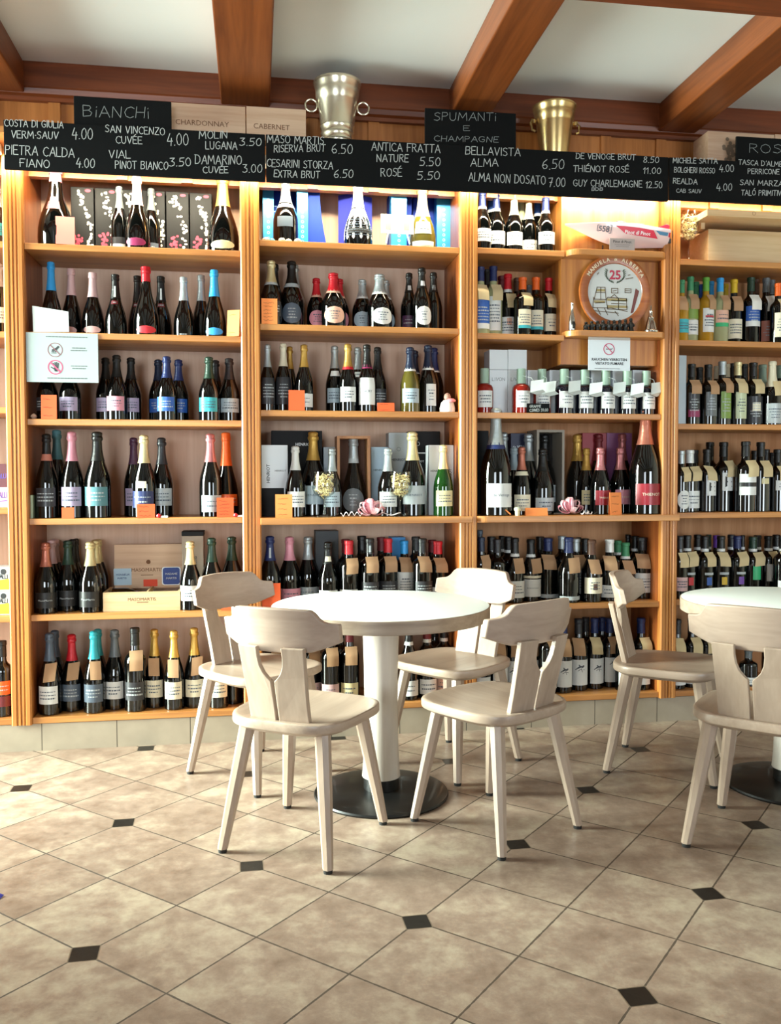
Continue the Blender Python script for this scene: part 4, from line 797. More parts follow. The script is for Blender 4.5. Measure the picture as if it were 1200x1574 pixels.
def rsq(q, x0, z0, x1, z1, r, y):
    pts = []
    for cx, cz, a0 in ((x1-r, z1-r, 0), (x0+r, z1-r, 90), (x0+r, z0+r, 180), (x1-r, z0+r, 270)):
        pts += [(cx+r*math.cos(math.radians(a0+k*22.5)), y, cz+r*math.sin(math.radians(a0+k*22.5))) for k in range(5)]
    q.add(pts, [tuple(range(len(pts)))])
onlid('red_card', mat('red_orange_card', 'D8482C', .7), lambda q: q.add([(lw*.45, -.001, lh*.04), (lw*.64, -.001, lh*.04), (lw*.64, -.001, lh*.2), (lw*.45, -.001, lh*.2)], [(0, 1, 2, 3)]))
onlid('pale_sticker', BLUEC, lambda q: rsq(q, lw*.05, lh*.08, lw*.29, lh*.46, .004, -.001))
onlid('pale_sticker_print', mat('blue_ink', '3A4A80', .7), lambda q: (hand(q, 'MONSIEUR', (lw*.08, lh*.3), (lw*.26, lh*.3), .008, .0014), hand(q, 'MARTIS', (lw*.1, lh*.22), (lw*.22, lh*.22), .008, .0014)) and None).location = (0, -.0008, 0)
onlid('sticker_border', WHITEC, lambda q: rsq(q, lw*.70, lh*.06, lw*.96, lh*.48, .012, -.001))
onlid('blue_sticker', mat('blue_sticker', '26418F', .5), lambda q: rsq(q, lw*.715, lh*.08, lw*.945, lh*.46, .011, -.0016))
onlid('blue_sticker_print', WINK, lambda q: (hand(q, 'MADAME', (lw*.75, lh*.3), (lw*.91, lh*.3), .009, .0016), hand(q, 'MARTIS', (lw*.76, lh*.2), (lw*.9, lh*.2), .009, .0016)) and None).location = (0, -.0014, 0)
bt = thing('wine_bottle', 'dark bottle with a purple foil lying inside the open wooden case', 'bottle', (a.x+w_*.3, .1, z+.04)); bt.rotation_euler = (0, math.radians(90), 0); bt.scale = (.75, .75, .5)
bt.location = (a.x+w_*.08, .13, z+.062)
link('glass_body', body_mesh('champ', 'dark'), bt); link('foil', foil_mesh('champ', 'violet', .66), bt)
card_col = {'orange': mat('orange_card', 'E25A28', .7, noise=(30, .05)), 'lightorange': mat('light_orange_card', 'EE8C48', .7), 'salmon': mat('salmon_card', 'E88478', .7), 'white': mat('white_paper', 'CCD4D2', .7), 'cream': mat('cream_card', 'E6D4A4', .7)}
PENCIL = mat('pencil', '4A3020', .8)
def card(b, row, lab, pxa, ptop, pxb, color, Y=.0, rz=0, lean=8, lines=4, fold=True, name='price_card', grp='orange price cards', cat='price card'):
    z = ZS[b][row]; p = at(pxa, ptop, Y); q = at(pxb, ptop, Y); w = q.x-p.x; h = max(.02, p.z-z)
    t = thing(name, lab, cat, ((p.x+q.x)/2, Y, z), math.radians(rz), grp)
    L = math.radians(lean*.45); Y = t.location.y = min(Y, .0); hh = h/math.cos(L)
    m = MB().box(-w/2, 0, 0, w/2, .0012, hh); f = m.build('card_front', card_col[color], t); f.rotation_euler = (-L, 0, 0)
    if fold:
        g = MB().box(-w/2, 0, -hh*.99, w/2, .0012, 0).build('card_back', card_col[color], t); g.location = (0, h*math.tan(L)+.002, h); g.rotation_euler = (L, 0, 0)
    if lines:
        rnd = random.Random(int(pxa*7)); s = MB()
        for k in range(lines):
            zz = hh*(.82-.68*k/max(1, lines-1)) if lines > 1 else hh*.5; x = -w*.36; pts = []
            while x < w*rnd.uniform(.1, .36): pts.append((x, zz+rnd.uniform(-.003, .003)*min(1, hh/.06))); x += w*.05
            s.ribbon(pts, .0011)
        o = s.build('handwriting', PENCIL, f)
    return t
card(1, 0, 'salmon pink price card against the large bottle at the left of the top shelf', 86, 333, 115, 'salmon', .012, 4, 6, 0)
card(1, 1, 'pale orange price card at the right end of the second shelf, left bay', 347, 477, 368, 'lightorange', .02, -25, 12, 2)
card(1, 2, 'orange price card below the do-not-touch sign', 63, 607, 87, 'orange', .006, 0, 6, 3)
card(1, 3, 'small orange price card in front of the pink-foil bottle', 95, 780, 114, 'orange', .006, 0, 6, 0)
card(1, 3, 'orange price card in front of the blue-labelled bottle, left bay', 210, 775, 238, 'orange', .004, 2, 8, 3)
card(1, 3, 'tall orange price card at the right end of the fourth shelf, left bay', 333, 765, 359, 'orange', .006, 3, 8, 5)
card(2, 1, 'large orange price card against the gold-foil bottle, second bay', 401.5, 459, 426, 'lightorange', .012, 0, 4, 6)
card(2, 2, 'orange price card among the first four bottles of the third shelf, second bay', 443.5, 599.5, 468, 'orange', .006, 0, 6, 0)
card(2, 2, 'wide low orange price card in front of the dark-labelled bottle, second bay', 580, 619, 606, 'orange', .004, 0, 20, 2)
card(2, 3, 'orange price card leaning on the white and black box', 423, 760, 449, 'lightorange', -.02, 0, 6, 4)
card(2, 4, 'orange price card at the left end of the fifth shelf, second bay', 402, 897, 431, 'orange', .004, 0, 6, 3)
card(3, 3, 'orange folded price card right of the pink bow, third bay', 937, 757, 957, 'lightorange', -.022, 14, 8, 3)
card(3, 3, 'low orange folded price card left of the pink bow, third bay', 808, 781, 842, 'lightorange', -.03, 0, 30, 0)
card(1, 4, 'orange price card behind the pale chair at the right end of the left bay', 340, 921, 362, 'orange', .004, 0, 6, 0)
card(2, 0, 'small white framed card on an easel beside the gold-foil bottle', 585, 329, 635, 'white', .015, 0, 10, 0, False, 'easel_card', None, 'display card')
t = bpy.data.objects['easel_card']
f = t.children[0]; p = at(585, 329, .015); q = at(635, 360, .015); w = q.x-p.x; h = p.z-ZS[2][0]
f.data = MB().box(-w/2, 0, h*.38, w/2, .006, h).mesh('card_front', card_col['white'])
MB().box(-w*.36, -.0008, h*.5, w*.36, 0, h*.9).build('picture', mat('grey_print', '8C8C86', .6), f); MB().box(-w*.2, -.0014, h*.5, w*.2, -.0008, h*.9).build('picture_text', WHITEC, f)
for s in (-1, 1): MB().tube([(s*w*.28, -.004, h*.4), (s*w*.36, -.012, 0.003)], .004).build('easel_leg', card_col['white'], t)
# folded paper and small things
z = ZS[1][1]
t = thing('notice_paper', 'folded white notice paper standing at the left of the second shelf', 'paper', at(78, 512, .004)); t.location.z = z
p0, p1, p2, p3 = [at(x, y, .004)-t.location for x, y in ((51, 510), (106, 510), (105, 479), (49.5, 470))]
MB().add([p0, p1, p2, p3, (p3.x+.03, .05, p3.z-.02), (p2.x-.01, .05, p2.z-.01)], [(0, 1, 2, 3), (3, 2, 5, 4)]).build('sheet', card_col['white'], t)
s = MB()
for k in range(6): s.ribbon([(p0.x*.2, p3.z*.78-k*.011-.004), (p1.x*.72, p3.z*.72-k*.011-.004)], .0016)
s.build('small_print', mat('grey_ink', '9AA4A4', .8), t)
t = thing('corkscrew_clip', 'small red and white clip beside the orange card, left bay, middle', 'clip', at(244, 790, .006), 0, 'red and white clips'); t.location.z = ZS[1][3]
MB().lathe([(0, 0), (0, .008), (.006, .012), (.014, .009), (.018, 0)], 10).build('red_knob', mat('clip_red', 'B82028', .4), t); MB().box(.008, -.006, 0, .04, .006, .008).build('white_end', WHITEC, t, bevel=.002)
c2 = copy_tree(t); c2.location = at(362, 790, -.0 + .006); c2.location.z = ZS[1][3]; c2['label'] = 'small red and white clip beside the tall orange card, left bay, right end'
t = thing('champagne_cork', 'pale cork lying at the foot of the magnum, left of the low orange card', 'cork', at(795, 790, -.028)); t.location.z = ZS[3][3]
MB().lathe([(0, 0), (0, .011), (.022, .012), (.025, .016), (.034, .017), (.04, .012), (.042, 0)], 14).build('cork_body', mat('cork', 'D8CBA6', .8), t, 40); MB().lathe([(.034, .0175), (.04, .0125), (.0425, 0)], 14).build('cork_cap', mat('cork_cap', 'B4C0B0', .4, .4), t)
t = thing('wooden_stick', 'short orange wooden stick leaning beside the champagne cork', 'stick', at(781, 790, -.03)); t.location.z = ZS[3][3]
MB().box(-.022, -.002, .0, .012, .002, .006).build('stick', card_col['lightorange'], t).rotation_euler = (0, math.radians(40), 0); t.location.z += .012
t = thing('grappa_card', 'small black chalk card lettered grappe between the spirit bottles', 'chalk card', at(827, 632, .006)); t.location.z = ZS[3][2]
p, q = at(810, 620, .006), at(845, 620, .006); w = q.x-p.x; h = p.z-ZS[3][2]
MB().box(-w/2, 0, 0, w/2, .004, h).build('card', BOARD, t)
mb = MB(); hand(mb, 'GRAPPE', (-w*.38, h*.58), (w*.1, h*.6), h*.26, .0028); hand(mb, 'C.DIVES 39.00', (-w*.38, h*.14), (w*.42, h*.2), h*.3, .0028); mb.build('chalk_writing', CHALK, t)
# white hang tags belong to the spirit bottles
for i, (o, (dx, sh)) in enumerate(zip(sorted([o for o in bpy.data.objects if o.name.startswith('spirit_bottle')], key=lambda q: q.location.x)[1:], ((.055, .3), (.02, -.2), (.02, .5), (.035, -.3), (.04, .1), (.03, -.4), (.02, .3)))):
    sx, sz = o.scale.x, o.scale.z
    w = .034
    v = [(dx-w, -.066, .098), (dx+w*.8, -.070, .113), (dx+w, -.062, .165), (dx-w*.8, -.058, .156), (dx+w*.2, -.047, .088), (dx+w*1.5, -.047, .100)]
    v = [(x/sx, y/sx, zz/sz*.93+sh*.01) for x, y, zz in v]
    m = MB().add(v, [(0, 1, 2, 3), (0, 4, 5, 1)]).add([(q[0], q[1]+.0012, q[2]) for q in v], [(3, 2, 1, 0), (1, 5, 4, 0)])
    m.build('hang_tag', card_col['white'], o)
    MB().tube([(0, -.021, .185), (dx/sx*.6, -.045, .172), (dx/sx-.01, -.057/sx, .15/sz*.93)], .0008, 4).build('tag_string', card_col['white'], o)
# sign sheets fixed on shelf edges
def sign(name, lab, pts, Y):
    p = [at(x, y, Y) for x, y in pts]; o = p[3].copy(); t = thing(name, lab, 'sign', o)
    w = ((p[1]-p[0]).x+(p[2]-p[3]).x)/2; h = ((p[0]-p[3]).z+(p[1]-p[2]).z)/2; return t, w, h
SIGNW = mat('sign_paper', '98A4A2', .35, noise=(8, .04)); RING = mat('sign_ring', 'B8486A', .5); RINGD = mat('sign_ring_dark', '7A4A52', .5)
t, w, h = sign('notice_sign', 'white do-not-touch sign with two crossed-out hands on the shelf edge', ((41, 511), (151.5, 511), (151.5, 587), (41, 587)), -.006)
MB().box(0, 0, 0, w, .0015, h).build('sheet', SIGNW, t)
r = w*.105; c1 = (w*.40, h*.655); c2_ = (w*.40, h*.305)
mb = MB().ring(*c2_, r*.86, r*1.02).ring(0, 0, 0, 0, n=3); mb.ribbon([(c2_[0]-r*.65, c2_[1]+r*.65), (c2_[0]+r*.65, c2_[1]-r*.65)], r*.2, .0012); mb.build('prohibition_ring', RING, t)
mb = MB().ring(*c1, r*.9, r*1.0); mb.ribbon([(c1[0]-r*.65, c1[1]+r*.65), (c1[0]+r*.65, c1[1]-r*.65)], r*.12, .0012); mb.build('prohibition_ring', RINGD, t)
mb = MB()                                                     # open palm
cx, cz = c2_
mb.add([(cx-r*.12, -.0008, cz-r*.55), (cx+r*.25, -.0008, cz-r*.6), (cx+r*.42, -.0008, cz+r*.02), (cx-r*.18, -.0008, cz+r*.1)], [(0, 1, 2, 3)])
for k, (fx, fz, gx, gz) in enumerate(((-.14, .08, -.28, .5), (.02, .1, -.06, .66), (.18, .1, .16, .68), (.34, .06, .38, .55), (-.1, -.3, -.55, .0))): mb.ribbon([(cx+fx*r, cz+fz*r), (cx+gx*r, cz+gz*r)], r*.13, .0009)
cx, cz = c1                                                    # hand reaching down
mb.add([(cx-r*.1, -.0008, cz+r*.1), (cx+r*.15, -.0008, cz-r*.05), (cx+r*.58, -.0008, cz+r*.42), (cx+r*.4, -.0008, cz+r*.58)], [(0, 1, 2, 3)])
for fx, fz, gx, gz in ((0, .15, -.36, .0), (-.36, 0, -.4, -.3), (.06, .05, -.16, -.05), (-.16, -.05, -.18, -.3), (.14, .0, .04, -.28)): mb.ribbon([(cx+fx*r, cz+fz*r), (cx+gx*r, cz+gz*r)], r*.12, .0009)
mb.ribbon([(cx-r*.5, cz-r*.45), (cx+r*.15, cz-r*.45)], r*.08); mb.build('hand_symbols', INK, t)
mb = MB()
for x0, x1, zz in ((.28, .85, .92), (.64, .82, .70), (.62, .84, .65), (.62, .84, .335), (.64, .82, .285), (.29, .84, .085)):
    x = x0
    while x < x1: l = random.uniform(.015, .05); mb.ribbon([(w*x, h*zz), (w*min(x1, x+l), h*zz)], h*.018); x += l+.012
mb.build('small_print', mat('sign_ink', '5A6262', .8), t)
t, w, h = sign('no_smoking_sign', 'white no-smoking sign below the round plate', ((904, 522), (968, 522), (968, 569), (904, 569)), -.016)
MB().box(0, 0, 0, w, .003, h).build('sheet', mat('sign_white', 'CCD3D8', .35), t); MB().box(0, 0, h+.001, w, .002, h*1.11).build('clear_holder', mat('clear_strip', 'A8A49C', .25), t)
cx, cz, r = w*.49, h*.70, w*.135
mb = MB().ring(cx, cz, r*.84, r); mb.ribbon([(cx-r*.6, cz+r*.6), (cx+r*.6, cz-r*.6)], r*.16, .0012); mb.build('prohibition_ring', RING, t)
mb = MB().ribbon([(cx-r*.5, cz), (cx+r*.45, cz)], r*.14); mb.ribbon([(cx+r*.5, cz+.0), (cx+r*.62, cz+r*.2)], r*.08); mb.build('cigarette', INK, t)
mb = MB(); print_on(mb, 'RAUCHEN VERBOTEN', w*.5, h*.36, width=w*.84, bold=.025); print_on(mb, 'VIETATO FUMARE', w*.5, h*.23, width=w*.68, bold=.025); mb.ribbon([(w*.15, h*.06), (w*.75, h*.06)], h*.012); mb.build('lettering', INK, t)

# ------------------------------------------------------------------ round anniversary plate
pc = at(943.5, 450, .02); R = 57.5/FPX*(pc-CAM).dot(AF)
t = thing('commemorative_plate', 'round wooden-rimmed plate with a red 25 standing behind dark figures', 'plate', pc)
tilt = thing  # (kept short)
rim = MB().lathe([(0, 0), (0, R*.98), (.006, R), (.016, R*.99), (.018, R*.93), (.0135, R*.8), (.013, R*.765), (.009, R*.75), (.009, 0)], 56)
rim.v = [(x, -z, y) for x, y, z in rim.v]; rim.f = [tuple(reversed(f)) for f in rim.f]; rim.f = [tuple(reversed(f)) for f in rim.f]
rimo = rim.build('wooden_rim', wood('rim_wood', 'A8602A', '8A4418', 'x', rough=.3, coat=.5), t, 30)
dk = MB().disc(0, 0, R*.752, -.0105, 48); dk.build('ceramic_face', mat('ceramic', 'C4C6C4', .2, coat=.5), t)
def plate(name, hexc, fn):
    q = MB(); fn(q); o = q.build(name, mat('plate_'+name, hexc, .6), t); o.location = (0, -.0110, 0); return o
plate('number', 'B0304A', lambda q: print_on(q, '25', 0, R*.46, height=R*.25, bold=.03))
def wreath(q):
    for s in (-1, 1):
        for k in range(9):
            a = math.radians(-90+s*(12+k*13)); x, zz = R*.24*math.cos(a), R*.46+R*.22*math.sin(a)
            for d in (-1, 1): q.ribbon([(x, zz), (x+s*R*.035+d*R*.02, zz+R*.05)], R*.02)
plate('wreath', '5A6656', wreath)
def drawing(q):
    L = lambda *p: q.ribbon([(R*x, R*y) for x, y in p], R*.022)
    L((-.58,-.2),(-.5,.12),(-.28,.12),(-.25,-.2),(-.58,-.2)); L((-.4,.12),(-.4,-.2)); L((-.54,-.02),(-.27,-.02))
    L((-.1,-.02),(-.1,.1),(.08,.1),(.08,-.02),(-.1,-.02)); L((.28,0),(.28,.1),(.45,.1),(.45,0),(.28,0)); L((-.06,.03),(.04,.05)); L((.3,.05),(.42,.05))
    L((-.6,-.15),(-.62,-.5),(.1,-.55)); L((-.25,-.2),(-.2,-.14),(.32,-.16),(.34,-.45),(-.2,-.45),(-.25,-.2)); L((-.6,-.42),(-.1,-.42),(.35,-.5)); L((-.5,-.42),(-.4,-.6)); L((-.3,-.42),(-.2,-.6)); L((0,-.5),(.1,-.62)); L((-.55,-.3),(-.3,-.28)); L((-.1,-.3),(.3,-.3)); L((-.1,-.22),(.3,-.22)); L((.1,-.16),(.1,-.45)); L((-.12,-.14),(-.02,-.06),(.08,-.15))
    L((-.5,.46),(-.46,.5)); L((.36,.46),(.42,.47)); L((.3,.36),(.5,.4))
plate('drawing', '6A5A48', drawing)
plate('bench_drawing', '9A8A5E', lambda q: [q.ribbon([(R*x0, R*z_), (R*x1, R*z_)], R*.07) for x0, x1, z_ in ((-.2, .32, -.2), (-.2, .33, -.38), (-.56, -.3, -.26), (-.5, -.3, .04))])
plate('door_drawing', '6E3A36', lambda q: q.add([(R*.58, 0, R*.12), (R*.44, 0, -R*.55), (R*.52, 0, -R*.52), (R*.68, 0, R*.05)], [(3, 0, 1, 2)]))
def arc_text(q):
    text = 'MANUELA & ALBERTA'; n = len(text)
    for k, ch in enumerate(text):
        if ch == ' ': continue
        a = math.radians(148-k*(116/(n-1))); v, f = printed(ch, height=R*.105, bold=.03); ca, sa = math.cos(a-math.pi/2), math.sin(a-math.pi/2)
        q.add([(R*.87*math.cos(a)+x*ca-y*sa, 0, R*.87*math.sin(a)+x*sa+y*ca) for x, y in v], f)
o = plate('rim_lettering', 'D8C8AC', arc_text); o.location = (0, -.0178, 0)

# small dark figures and silver ornaments in front of the plate
PEW = mat('pewter_dark', '2C2A28', .35, .6, noise=(60, .4)); SIL = mat('silver_ornament', 'C8C6C0', .18, 1.0, noise=(50, .2))
zl = ZLG[1]
FR = .0138
for i in range(9):
    px = 900.5+i*8.6; hgt = (.042, .046, .049, .052, .052, .054, .056, .06, .066)[i]
    p = at(px, 506, -.024)
    t = thing('pewter_figure', 'small dark pewter figure before the round plate, %s of nine' % ('leftmost', 'second from left', 'third from left', 'fourth from left', 'middle one', 'sixth from left', 'seventh from left', 'eighth from left', 'rightmost')[i], 'figurine', (p.x, -.024, zl), random.uniform(-.4, .4), 'pewter figures in a row')
    MB().lathe([(0, 0), (0, FR*.95), (.004, FR), (hgt*.3, FR*.8), (hgt*.5, FR*.95), (hgt*.66, FR*.6), (hgt*.72, FR*.42), (hgt*.78, FR*.55), (hgt*.92, FR*.52), (hgt, 0)], 9).build('figure_body', PEW, t)
    MB().lathe([(0, 0), (.002, .006), (.012, .005), (.016, 0)], 7, (FR*.7, -FR*.5, hgt*.35)).build('figure_arm', PEW, t)
p = at(879, 508, -.02); t = thing('silver_ornament', 'small silver bottle-shaped ornament left of the round plate', 'ornament', (p.x, -.02, zl))
MB().lathe([(0, 0), (0, .014), (.006, .0155), (.03, .0155), (.055, .0135), (.08, .008), (.092, .006), (.118, .0055), (.12, .007), (.126, .007), (.128, 0)], 20).build('ornament_body', SIL, t, 40)
MB().lathe([(0, 0), (.003, .011), (.02, .013), (.034, .009), (.04, 0)], 9, (.001, -.009, .004)).build('ornament_relief', PEW, t)
p = at(1000, 509, 0); t = thing('silver_bell', 'silver cone-shaped table bell right of the round plate', 'bell', (p.x-.006, -.012, zl))
MB().lathe([(0, 0), (0, .036), (.008, .036), (.012, .031), (.03, .026), (.05, .021), (.065, .015), (.07, .017), (.075, .012), (.095, .008), (.1, .009), (.104, .006), (.128, .002), (.13, 0)], 24).build('bell_body', SIL, t, 35)
# white figurine
p = at(687, 633, .05); t = thing('figurine', 'small white and pink figurine at the right end of the third shelf', 'figurine', (p.x, .045, ZS[2][2]))
MB().lathe([(0, 0), (0, .036), (.02, .037), (.045, .03), (.058, .017), (.062, 0)], 16).build('figurine_skirt', mat('porcelain', 'E2D6D0', .4, noise=(40, .12)), t, 50)
MB().lathe([(0, 0), (.004, .015), (.016, .017), (.028, .012), (.034, 0)], 12, (0, 0, .058)).build('figurine_head', mat('figurine_brown', 'A88070', .6), t, 50)
MB().lathe([(0, 0), (.003, .02), (.01, .024), (.018, .015), (.02, 0)], 10, (.014, -.014, .045)).build('figurine_bow', mat('figurine_pink', 'D88890', .5), t, 50)
t = thing('corner_ball', 'small pale ball at the left end of the third shelf, below the sign', 'ball', at(52, 640, .03)); t.location.z = ZS[1][2]
MB().lathe([(0, 0), (.003, .008), (.012, .014), (.021, .008), (.024, 0)], 14).build('ball', mat('ball_tan', 'C8A890', .6), t, 60)
MB().lathe([(.022, 0), (.022, .003), (.026, .003), (.027, 0)], 8).build('ball_knob', mat('ball_knob', '8A6A54', .6), t)

# ------------------------------------------------------------------ model speedboat
nose, stern = at(868, 345, .0), at(1024, 362, .0)
LB = (stern-nose).length; t = thing('model_boat', 'white and red model racing speedboat on a plaque stand above the round plate', 'model boat', nose)
t.rotation_euler = (0, math.atan2(nose.z-stern.z, stern.x-nose.x)-.02, 0)
def hull(u):                    # u 0..1 nose to stern: deck height, keel, half beam, chine
    s = min(1, u/.55); top = .004+.012*s-.012*max(0, u-.7)/.3
    keel = -.004-.082*math.sin(min(1, u/.62)*math.pi/2)**1.15+.018*max(0, u-.62)/.38
    return top, keel, .045*math.sin(s*math.pi/2)**.9+.0008
NS = 18; vs = []; fs = []; ring_n = 9
for i in range(NS+1):
    u = i/NS; top, keel, hb = hull(u); ch = keel+(top-keel)*.36
    sec = [(0, keel), (hb*.62, ch), (hb*.95, top-.012*min(1, u*3)), (hb, top), (hb*.55, top+.010*min(1, u*2.5)), (-hb*.55, top+.010*min(1, u*2.5)), (-hb, top), (-hb*.95, top-.012*min(1, u*3)), (-hb*.62, ch)]
    vs += [(u*LB, -y, z) for y, z in sec]
for i in range(NS):
    for k in range(9): a, b = i*9+k, i*9+(k+1) % 9; fs.append((a, a+9, b+9, b))
fs += [tuple(range(9)), tuple(reversed(range(NS*9, NS*9+9)))]
MB().add(vs, fs).build('hull', mat('boat_white', 'E4C2BE', .2, coat=.6), t, 40)
def side(u, v, off=.0012):       # point on the viewer's side; v 0 chine to 1 deck
    top, keel, hb = hull(u); ch = keel+(top-keel)*.36; z1 = top-.012*min(1, u*3)
    y = hb*.62+(hb*.95-hb*.62)*v; return (u*LB, -y-off, ch+(z1-ch)*v)
def decal(name, hexc, corners, off=.0012):
    q = MB(); n = 8; o = []
    for j in range(3):
        for i in range(n+1):
            s_, v_ = i/n, j/2
            ua = corners[0][0]+(corners[3][0]-corners[0][0])*v_; ub = corners[1][0]+(corners[2][0]-corners[1][0])*v_
            va = corners[0][1]+(corners[3][1]-corners[0][1])*v_; vb = corners[1][1]+(corners[2][1]-corners[1][1])*v_
            o.append(side(ua+(ub-ua)*s_, va+(vb-va)*s_, off))
    f = [(j*(n+1)+i, j*(n+1)+i+1, (j+1)*(n+1)+i+1, (j+1)*(n+1)+i) for j in range(2) for i in range(n)]
    return q.add(o, f).build(name, mat('decal_'+hexc, hexc, .3, coat=.4), t)
def on_hull(text, u, v, width, hexc, off, name):
    q = MB(); vv, f = printed(text, width, None, .02)
    top, keel, hb = hull(u); dz = (top-.012-(keel+(top-keel)*.36))
    q.add([side(u+a/LB, v+b/dz, off) for a, b in vv], f); return q.build(name, mat('boattext_'+hexc, hexc, .5), t)
decal('red_panel', 'D01838', ((.56, .38), (.885, .12), (.83, .92), (.46, 1.0))); decal('blue_panel', '4A7A9A', ((.90, .55), (.975, .52), (.975, .92), (.85, .94))); decal('red_stripe', 'C01830', ((.985, .4), (.999, .4), (.999, .95), (.985, .95)))
on_hull('Pinot di Pinot', .68, .52, LB*.25, 'F0DCDC', .0022, 'hull_lettering'); on_hull('558', .355, .62, LB*.10, '5A5660', .0014, 'hull_number')
q = MB()
for s, u in ((1, .29), (-1, .42)):
    q.add([side(u, .25), side(u+.006, .25), side(u+.006, 1.05), side(u, 1.05)], [(0, 1, 2, 3)])
    q.add([side(u, 1.0), side(u+s*.018, 1.0), side(u+s*.018, 1.06), side(u, 1.06)], [(0, 1, 2, 3)]); q.add([side(u, .22), side(u+s*.018, .22), side(u+s*.018, .28), side(u, .28)], [(0, 1, 2, 3)])
q.build('number_brackets', mat('boattext_5A5660', '5A5660', .5), t)
MB().lathe([(0, 0), (0, .03), (.006, .028), (.012, .015), (.014, 0)], 14, (LB*.53, 0, .024)).build('canopy', mat('boat_red', 'B02848', .3), t, 50)
MB().box(LB*.62, -.02, .022, LB*.76, .02, .03).build('red_hatch', mat('boat_red', 'B02848', .3), t, bevel=.003)
MB().prism([(LB*.88, .016), (LB*1.0, .006), (LB*1.0, .03), (LB*.97, .034)], -.03, .03).build('engine_cover', mat('boat_red', 'B02848', .3), t, bevel=.002)
MB().box(LB*1.0, -.012, -.022, LB*1.05, .012, .012).box(LB*.98, -.02, -.05, LB*1.03, -.008, -.03).box(LB*.98, .008, -.05, LB*1.03, .02, -.03).tube([(LB*1.03, 0, -.02), (LB*1.035, 0, -.06)], .004).build('outboard_drive', mat('engine_black', '241E1C', .4), t)
p0, p1 = at(936.5, 366, -.04), at(975, 382, -.04)
t2 = thing('name_plaque', 'small metal plaque standing in front of the model boat hull', 'plaque', (p0.x, -.043, ZLG[0]))
hp = p0.z-ZLG[0]; wp = p1.x-p0.x
MB().box(0, 0, 0, wp, .006, hp).build('plate', mat('plaque_metal', 'A89C98', .35, .6), t2, bevel=.001)
mb = MB(); print_on(mb, 'Pinot di Pinot', wp*.5, hp*.72, width=wp*.72, bold=.01); mb.ribbon([(wp*.2, hp*.45), (wp*.8, hp*.45)], .001); mb.ribbon([(wp*.25, hp*.3), (wp*.75, hp*.3)], .001); mb.build('engraving', INK, t2)
t3 = thing('boat_stand', 'dark little stand under the model boat', 'stand', (nose.x+LB*.37, .0, ZLG[0]))
MB().box(0, .005, 0, .005, .012, .032).box(.12, .005, 0, .125, .012, .03).box(0, .005, 0, .125, .035, .004).build('stand_frame', mat('stand_dark', '3A2018', .5), t3)

# ------------------------------------------------------------------ filled wine glasses and ribbon bows
GLASS = bpy.data.materials.new('wine_glass'); GLASS.use_nodes = True; _n = GLASS.node_tree.nodes; _l = GLASS.node_tree.links; _n.remove(_n['Principled BSDF'])
_t = _n.new('ShaderNodeBsdfTransparent'); _t.inputs[0].default_value = (.95, .97, .96, 1); _g = _n.new('ShaderNodeBsdfGlossy'); _g.inputs['Roughness'].default_value = .03
_w = _n.new('ShaderNodeLayerWeight'); _w.inputs['Blend'].default_value = .12; _f = _n.new('ShaderNodeMath'); _f.operation = 'MULTIPLY_ADD'; _f.inputs[1].default_value = .5; _f.inputs[2].default_value = .03; _l.new(_w.outputs['Facing'], _f.inputs[0]); _m = _n.new('ShaderNodeMixShader'); _l.new(_f.outputs[0], _m.inputs[0]); _l.new(_t.outputs[0], _m.inputs[1]); _l.new(_g.outputs[0], _m.inputs[2]); _l.new(_m.outputs[0], _n['Material Output'].inputs[0])
STRAW = mat('straw', 'CDB882', .8); STRAWR = mat('cork_chip', '6E4838', .8); STRAWP = mat('pale_chip', 'DED2AE', .8)
def wineglass(b, row, lab, labf, pxc, prim, wpx, Y, zoff=0, tone=None):
    z = ZS[b][row]; p = at(pxc, prim, Y); H = p.z-z; R = wpx/2/FPX*(p-CAM).dot(AF)
    t = thing('wine_glass', lab, 'wine glass', (p.x, Y, z), 0, 'wine glasses filled with shavings')
    o = [(0, 0), (0, R*.86), (.003, R*.86), (.008, R*.3), (.014, .005), (H*.36, .004), (H*.40, .009), (H*.45, R*.5), (H*.53, R*.86), (H*.62, R*1.0), (H*.72, R*1.0), (H*.86, R*.93), (H, R*.85)]
    i = [(H, R*.82), (H*.86, R*.9), (H*.72, R*.97), (H*.62, R*.97), (H*.53, R*.83), (H*.46, R*.48), (H*.42, 0)]
    MB().lathe(o+i, 28).build('bowl_and_stem', GLASS, t, 60)
    m = MB(); m2 = MB(); m3 = MB(); rnd = random.Random(int(pxc))
    for k in range(230):
        zz = rnd.uniform(H*.47, H*.92); rr = R*.74*(min(1, (zz-H*.42)/(H*.16)))**.7*math.sqrt(rnd.random()); a = rnd.uniform(0, 6.28)
        c = Vector((rr*math.cos(a), rr*math.sin(a), zz)); d = Vector((rnd.gauss(0, 1), rnd.gauss(0, 1), rnd.gauss(0, .5))).normalized()*rnd.uniform(.008, .016)
        e1, e2 = c-d, c+d
        lim = R*.78
        for e in (e1, e2):
            l = math.hypot(e.x, e.y); f = lim*(min(1, max(.05, (e.z-H*.42)/(H*.14))))**.6
            if l > f: e.x *= f/l; e.y *= f/l
        (m if k % 3 else m3 if k % 2 else m2).tube([e1, c+Vector((0, 0, .004)), e2], .0015, 5)
    s = m.build('wood_shavings', STRAW); s.location = (p.x, Y, z)
    tag(s, labf, 'shavings', None, 'stuff'); 
    a = m2.build('dark_chips', STRAWR, s); b_ = m3.build('pale_chips', STRAWP, s)
wineglass(2, 3, 'stemmed wine glass left of the ribbon bow on the counter shelf', 'curly wood shavings filling the left wine glass', 498, 725, 37, -.005)
